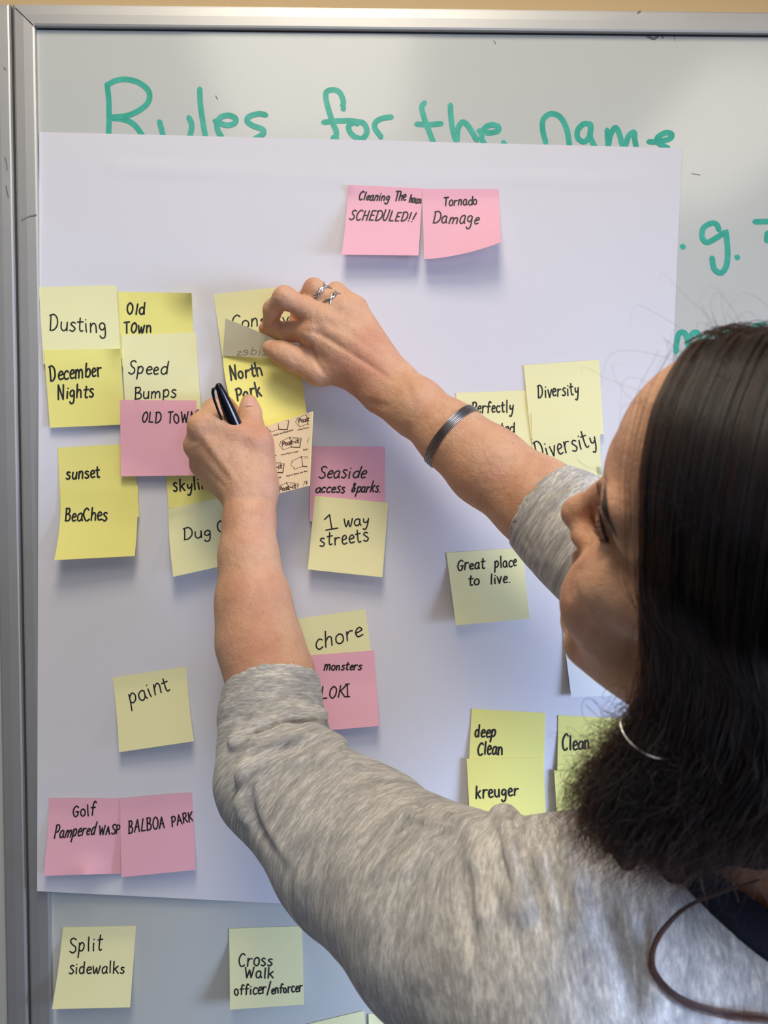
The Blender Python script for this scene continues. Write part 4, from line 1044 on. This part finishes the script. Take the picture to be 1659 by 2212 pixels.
# ------------------------------------------------------------------ nail, jewellery, pen, pad, peeled note
def frames(P, closed=False):
    P = np.array(P, float); T = (np.roll(P, -1, 0)-np.roll(P, 1, 0)) if closed else np.gradient(P, axis=0)
    T /= np.linalg.norm(T, axis=1)[:, None]+1e-12; up = np.array([0, 0, 1.]) if abs(T[0][2]) < .9 else np.array([1., 0, 0]); N0 = np.cross(T[0], up); out = []
    n = N0/np.linalg.norm(N0)
    for t in T: n = n-t*(n@t); n /= np.linalg.norm(n); out.append((n, np.cross(t, n)))
    return P, out
def tube(name, P, r, mat, parent, seg=8, closed=False, flat_=1.0):
    P, fr = frames(P, closed); V, Fs = [], []; n = len(P); r = np.broadcast_to(r, (n,))
    for p, (a, b), q in zip(P, fr, r):
        for k in range(seg): th = 2*math.pi*k/seg; V.append(p+(a*math.cos(th)+b*math.sin(th)*flat_)*q)
    for i in range(n if closed else n-1):
        for k in range(seg): Fs.append((i*seg+k, i*seg+(k+1) % seg, ((i+1) % n)*seg+(k+1) % seg, ((i+1) % n)*seg+k))
    if not closed: Fs.append(tuple(range(seg))[::-1]); Fs.append(tuple((n-1)*seg+k for k in range(seg)))
    return mesh(name, np.array(V)/1000.0, Fs, mat, parent, smooth=True)
# thumb nail
na = mm(538.5, 866, 0); nd = march(fb, 538, 868); nc = mm(538, 866, nd)
up_ = mm(537, 852, nd-6)-mm(539, 880, nd+3); up_ /= np.linalg.norm(up_); rt = np.array([1., 0, 0]); rt -= rt@up_*up_; rt /= np.linalg.norm(rt); nn = np.cross(up_, rt); nn *= -np.sign(nn[1])
V, Fs = [], []
for j in range(9):
    for i in range(9):
        u, v = (i-4)/4, (j-4)/4; w = 5.0*math.sqrt(max(0, 1-0.35*v*v*(1 if v > 0 else .5))); P = nc+rt*u*w+up_*v*6.0
        for _ in range(6): P = P-nn*float(fb(P[None])[0])*.8
        V.append(P+nn*(0.35-.25*u*u)+0*up_)
for j in range(8):
    for i in range(8): Fs.append((j*9+i, j*9+i+1, j*9+i+10, j*9+i+9))
mesh('fingernail', np.array(V)/1000.0, Fs, M_NAIL, person, smooth=True)
# wavy silver rings on the ring finger
A, B = mm(736,668,53), mm(678,624,52); ax = (B-A)/np.linalg.norm(B-A); e1 = np.cross(ax, [0, 0, 1.]); e1 /= np.linalg.norm(e1); e2 = np.cross(ax, e1)
ring = empty('ring', tuple((A+(B-A)*.6)/1000.0), 'silver openwork ring of wavy bands on the right ring finger', 'ring')
for c0, ph, am in ((.30, .5, 3.0), (.42, 3.6, 3.0), (.68, 1.3, 3.0), (.80, 4.4, 3.0)):
    P = []
    for k in range(56):
        th = 2*math.pi*k/56; q = A+(B-A)*c0+ax*am*math.sin(2*th+ph); tt = np.clip(((q-A)@ax)/np.linalg.norm(B-A), 0, 1)
        P.append(q+(e1*math.cos(th)+e2*math.sin(th))*(10.4+(9.3-10.4)*tt+0.9))
    tube('band', P, .95, M_SILVER, ring, 8, True)
# wire bracelet
Ab, Bb = mm(1050,1005,100), mm(900,880,74); ax = (Bb-Ab)/np.linalg.norm(Bb-Ab); cb = mm(977,943,88)
e1 = np.cross(ax, [0, 1., 0]); e1 /= np.linalg.norm(e1); e2 = np.cross(ax, e1)
br = empty('bracelet', tuple(cb/1000.0), 'bracelet of thin twisted steel wires on the right wrist', 'bracelet')
for k in range(6):
    P = []; o = (k-2.5)*1.62; tl = (k-3)*.25
    for j in range(72):
        th = 2*math.pi*j/72; w = o*(.75+.25*math.sin(th))+tl*math.cos(th*2)
        q = cb+ax*w; d = e1*math.cos(th)+e2*math.sin(th); r = 24.0
        for _ in range(7): r -= float(fb((q+d*r)[None])[0])*.8
        P.append(q+d*(r+.75+.25*(k % 2)))
    P = np.array(P); P = (P+np.roll(P, 1, 0)+np.roll(P, -1, 0))/3
    tube('wire', P, .56, M_WIRE, br, 6, True)
# hoop earring
hc = mm(1404, 1585, 474); ea = empty('hoop_earring', tuple(hc/1000.0), 'thin silver hoop earring hanging in the dark hair below the jaw', 'earring')
P = [hc+np.array([math.cos(t)*13, math.sin(t)*9, math.sin(t)*8-math.cos(t)*3]) for t in np.linspace(0, 2*math.pi, 64, endpoint=False)]
tube('hoop', P, .38, M_SILVER, ea, 6, True)
# marker pen
p0, p1 = mm(470, 828, 90), mm(520, 948, 66); pa = (p1-p0)/np.linalg.norm(p1-p0)
pen = empty('marker_pen', tuple(p0/1000.0), 'black capped marker pen held upright in the left hand', 'pen')
prof = [(0, .3), (.4, 1.8), (1.2, 2.7), (2.6, 3.15), (5, 3.5), (12, 4.6), (22, 5.7), (34, 6.5), (44, 6.9), (52, 7.0)]
tube('cap', [p0+pa*s for s, _ in prof], [r for _, r in prof], M_BLACK, pen, 24)
prof = [(52, 6.2), (56, 6.2), (74, 6.0), (80, 5.0)]
tube('barrel', [p0+pa*s for s, _ in prof], [r for _, r in prof], M_BLACK, pen, 20)
side = np.cross(pa, [0, 1., 0]); side /= np.linalg.norm(side); side *= -np.sign(side[0]); front = np.cross(pa, side); front *= -np.sign(front[1])
cp = [(3, 3.0), (3.5, 5.5), (6, 6.9), (12, 8.2), (24, 8.9), (36, 9.3)]
tube('clip', [p0+pa*s+side*o+front*1.2 for s, o in cp], [1.3, 1.6, 1.5, 1.3, 1.2, 1.0], M_BLACK, pen, 8)

# note being peeled, the North Park note and the pad
FL = Sheet([(487,688),(652,761),(640,778),(481,768)], lambda u, v: 9+np.asarray(v)*0+(1-np.asarray(v))*9+np.asarray(u)*14-4*np.asarray(u)**2, (3, 0, 0, 0))
fl = empty('sticky_note', tuple(FL.surf(np.array(.5), np.array(1.0))), 'grey-backed sticky note folded up and pinched between the right thumb and fingers', 'sticky note')
FL.build('paper', M_BACK, parent=fl)
V, Fs = [], []
for L in glyphs('zides', 509, 767, 578, 768, 18, slant=-.3):
    ribbon(V, Fs, np.array([[2*543.5-p[0], p[1]] for p in L]), 1.6, FL.place(.14))
mesh('handwriting', V, Fs, M_FAINT, fl)
NPd = lambda u, v: 7.5+28*np.asarray(v)**1.25+0*np.asarray(u)
NP = Sheet([(481,768),(644,762),(668,930),(527,945)], NPd, (0, 0, 0, 9))
nq = empty('sticky_note', tuple(NP.surf(np.array(.5), np.array(0.))), 'yellow sticky note reading North Park, hanging between the two hands', 'sticky note')
NP.build('paper', M_YEL, 20, 20, parent=nq)
V, Fs = [], []
for w in (('North',498,822,568,810,30), ('Park',512,866,568,856,30)):
    for L in glyphs(*w, slant=0.0): ribbon(V, Fs, L, 4.2, NP.place())
mesh('handwriting', V, Fs, M_INK, nq)
PD = Sheet([(520,938),(674,889),(667,1049),(528,1085)], lambda u, v: 37.2+3.5*np.asarray(u)+1.5*np.asarray(v), (0, 0, 0, 0))
pd = empty('note_pad', tuple(PD.surf(np.array(.5), np.array(.5))), 'pad of sticky notes showing its printed tan backing, held under the left hand', 'note pad')
PD.build('backing_sheet', M_KRAFT, 8, 8, .2, pd)
PY = Sheet([(520,938),(677,888.5),(669.5,1049.5),(528,1085)], lambda u, v: 35.3+3.5*np.asarray(u)+1.5*np.asarray(v))
PY.build('sheets', M_PALE, 8, 8, 3.2, pd)
V, Fs = [], []
pl = PD.place(.16); q5 = lambda x, y: (560+x/10.05, 870+y/10.05)
def logo(dx, dy, word):
    for st, w in (("430,915 520,1025 690,960 670,745 455,845 480,880", .7), ("430,915 470,870", .7), ("520,1025 505,960", .5), ("670,745 840,752 845,770", .6), ("670,745 700,960", .5), ("720,790 740,775 910,772", .6), ("910,772 880,968", 1.4), ("690,962 880,968", 1.7), ("655,745 668,790", 1.2)):
        pts = [q5(float(a.split(',')[0])+dx, float(a.split(',')[1])+dy) for a in st.split()]
        for a, b in zip(pts[:-1], pts[1:]): draw(a, b, w*1.35)
    if word:
        x0, y0 = q5(495+dx, 940+dy); x1, y1 = q5(865+dx, 868+dy)
        for L in glyphs('Post-it', x0, y0, x1, y1, 9.0, slant=.25, jit=0): put(L, 2.5)
def put(L, w):
    u, v = PD.inv(L[:, 0], L[:, 1]); ok = (u > .005) & (u < .97) & (v > .01) & (v < .99)
    if ok.sum() > 1: ribbon(V, Fs, L[ok], w, pl)
def draw(a, b, w): put(np.array([np.array(a)+(np.array(b)-np.array(a))*t for t in np.linspace(0, 1, 9)]), w)
for dx, dy, wd in ((0,0,1), (355,-500,1), (-270,-385,0), (250,420,0), (-370,550,1), (-65,985,1), (610,-80,0), (520,870,1), (-620,80,0)): logo(dx, dy, wd)
for x, y, t, L, ya in ((150,770,'Post-it Notes are Recyclable',590,-170), (470,1145,'www.Post-it.com',375,-75), (835,600,'www.Post-it.com',375,-75), (590,1610,'Post-it Notes are Recyclable',590,-150), (245,1690,'www.Post-it.com',230,-65), (955,1045,'Post-it Notes are Recyclable',590,-150), (100,1200,'Recyclable',270,-45)):
    x0, y0 = q5(x, y); x1, y1 = q5(x+L, y+ya)
    for G_ in glyphs(t, x0, y0, x1, y1, 3.4, slant=.25, jit=0): put(G_, .9)
pr = mesh('print', V, Fs, M_PRINT, pd)
print('done', round(time.time()-T0, 1))
print('notes', round(time.time()-T0, 1))
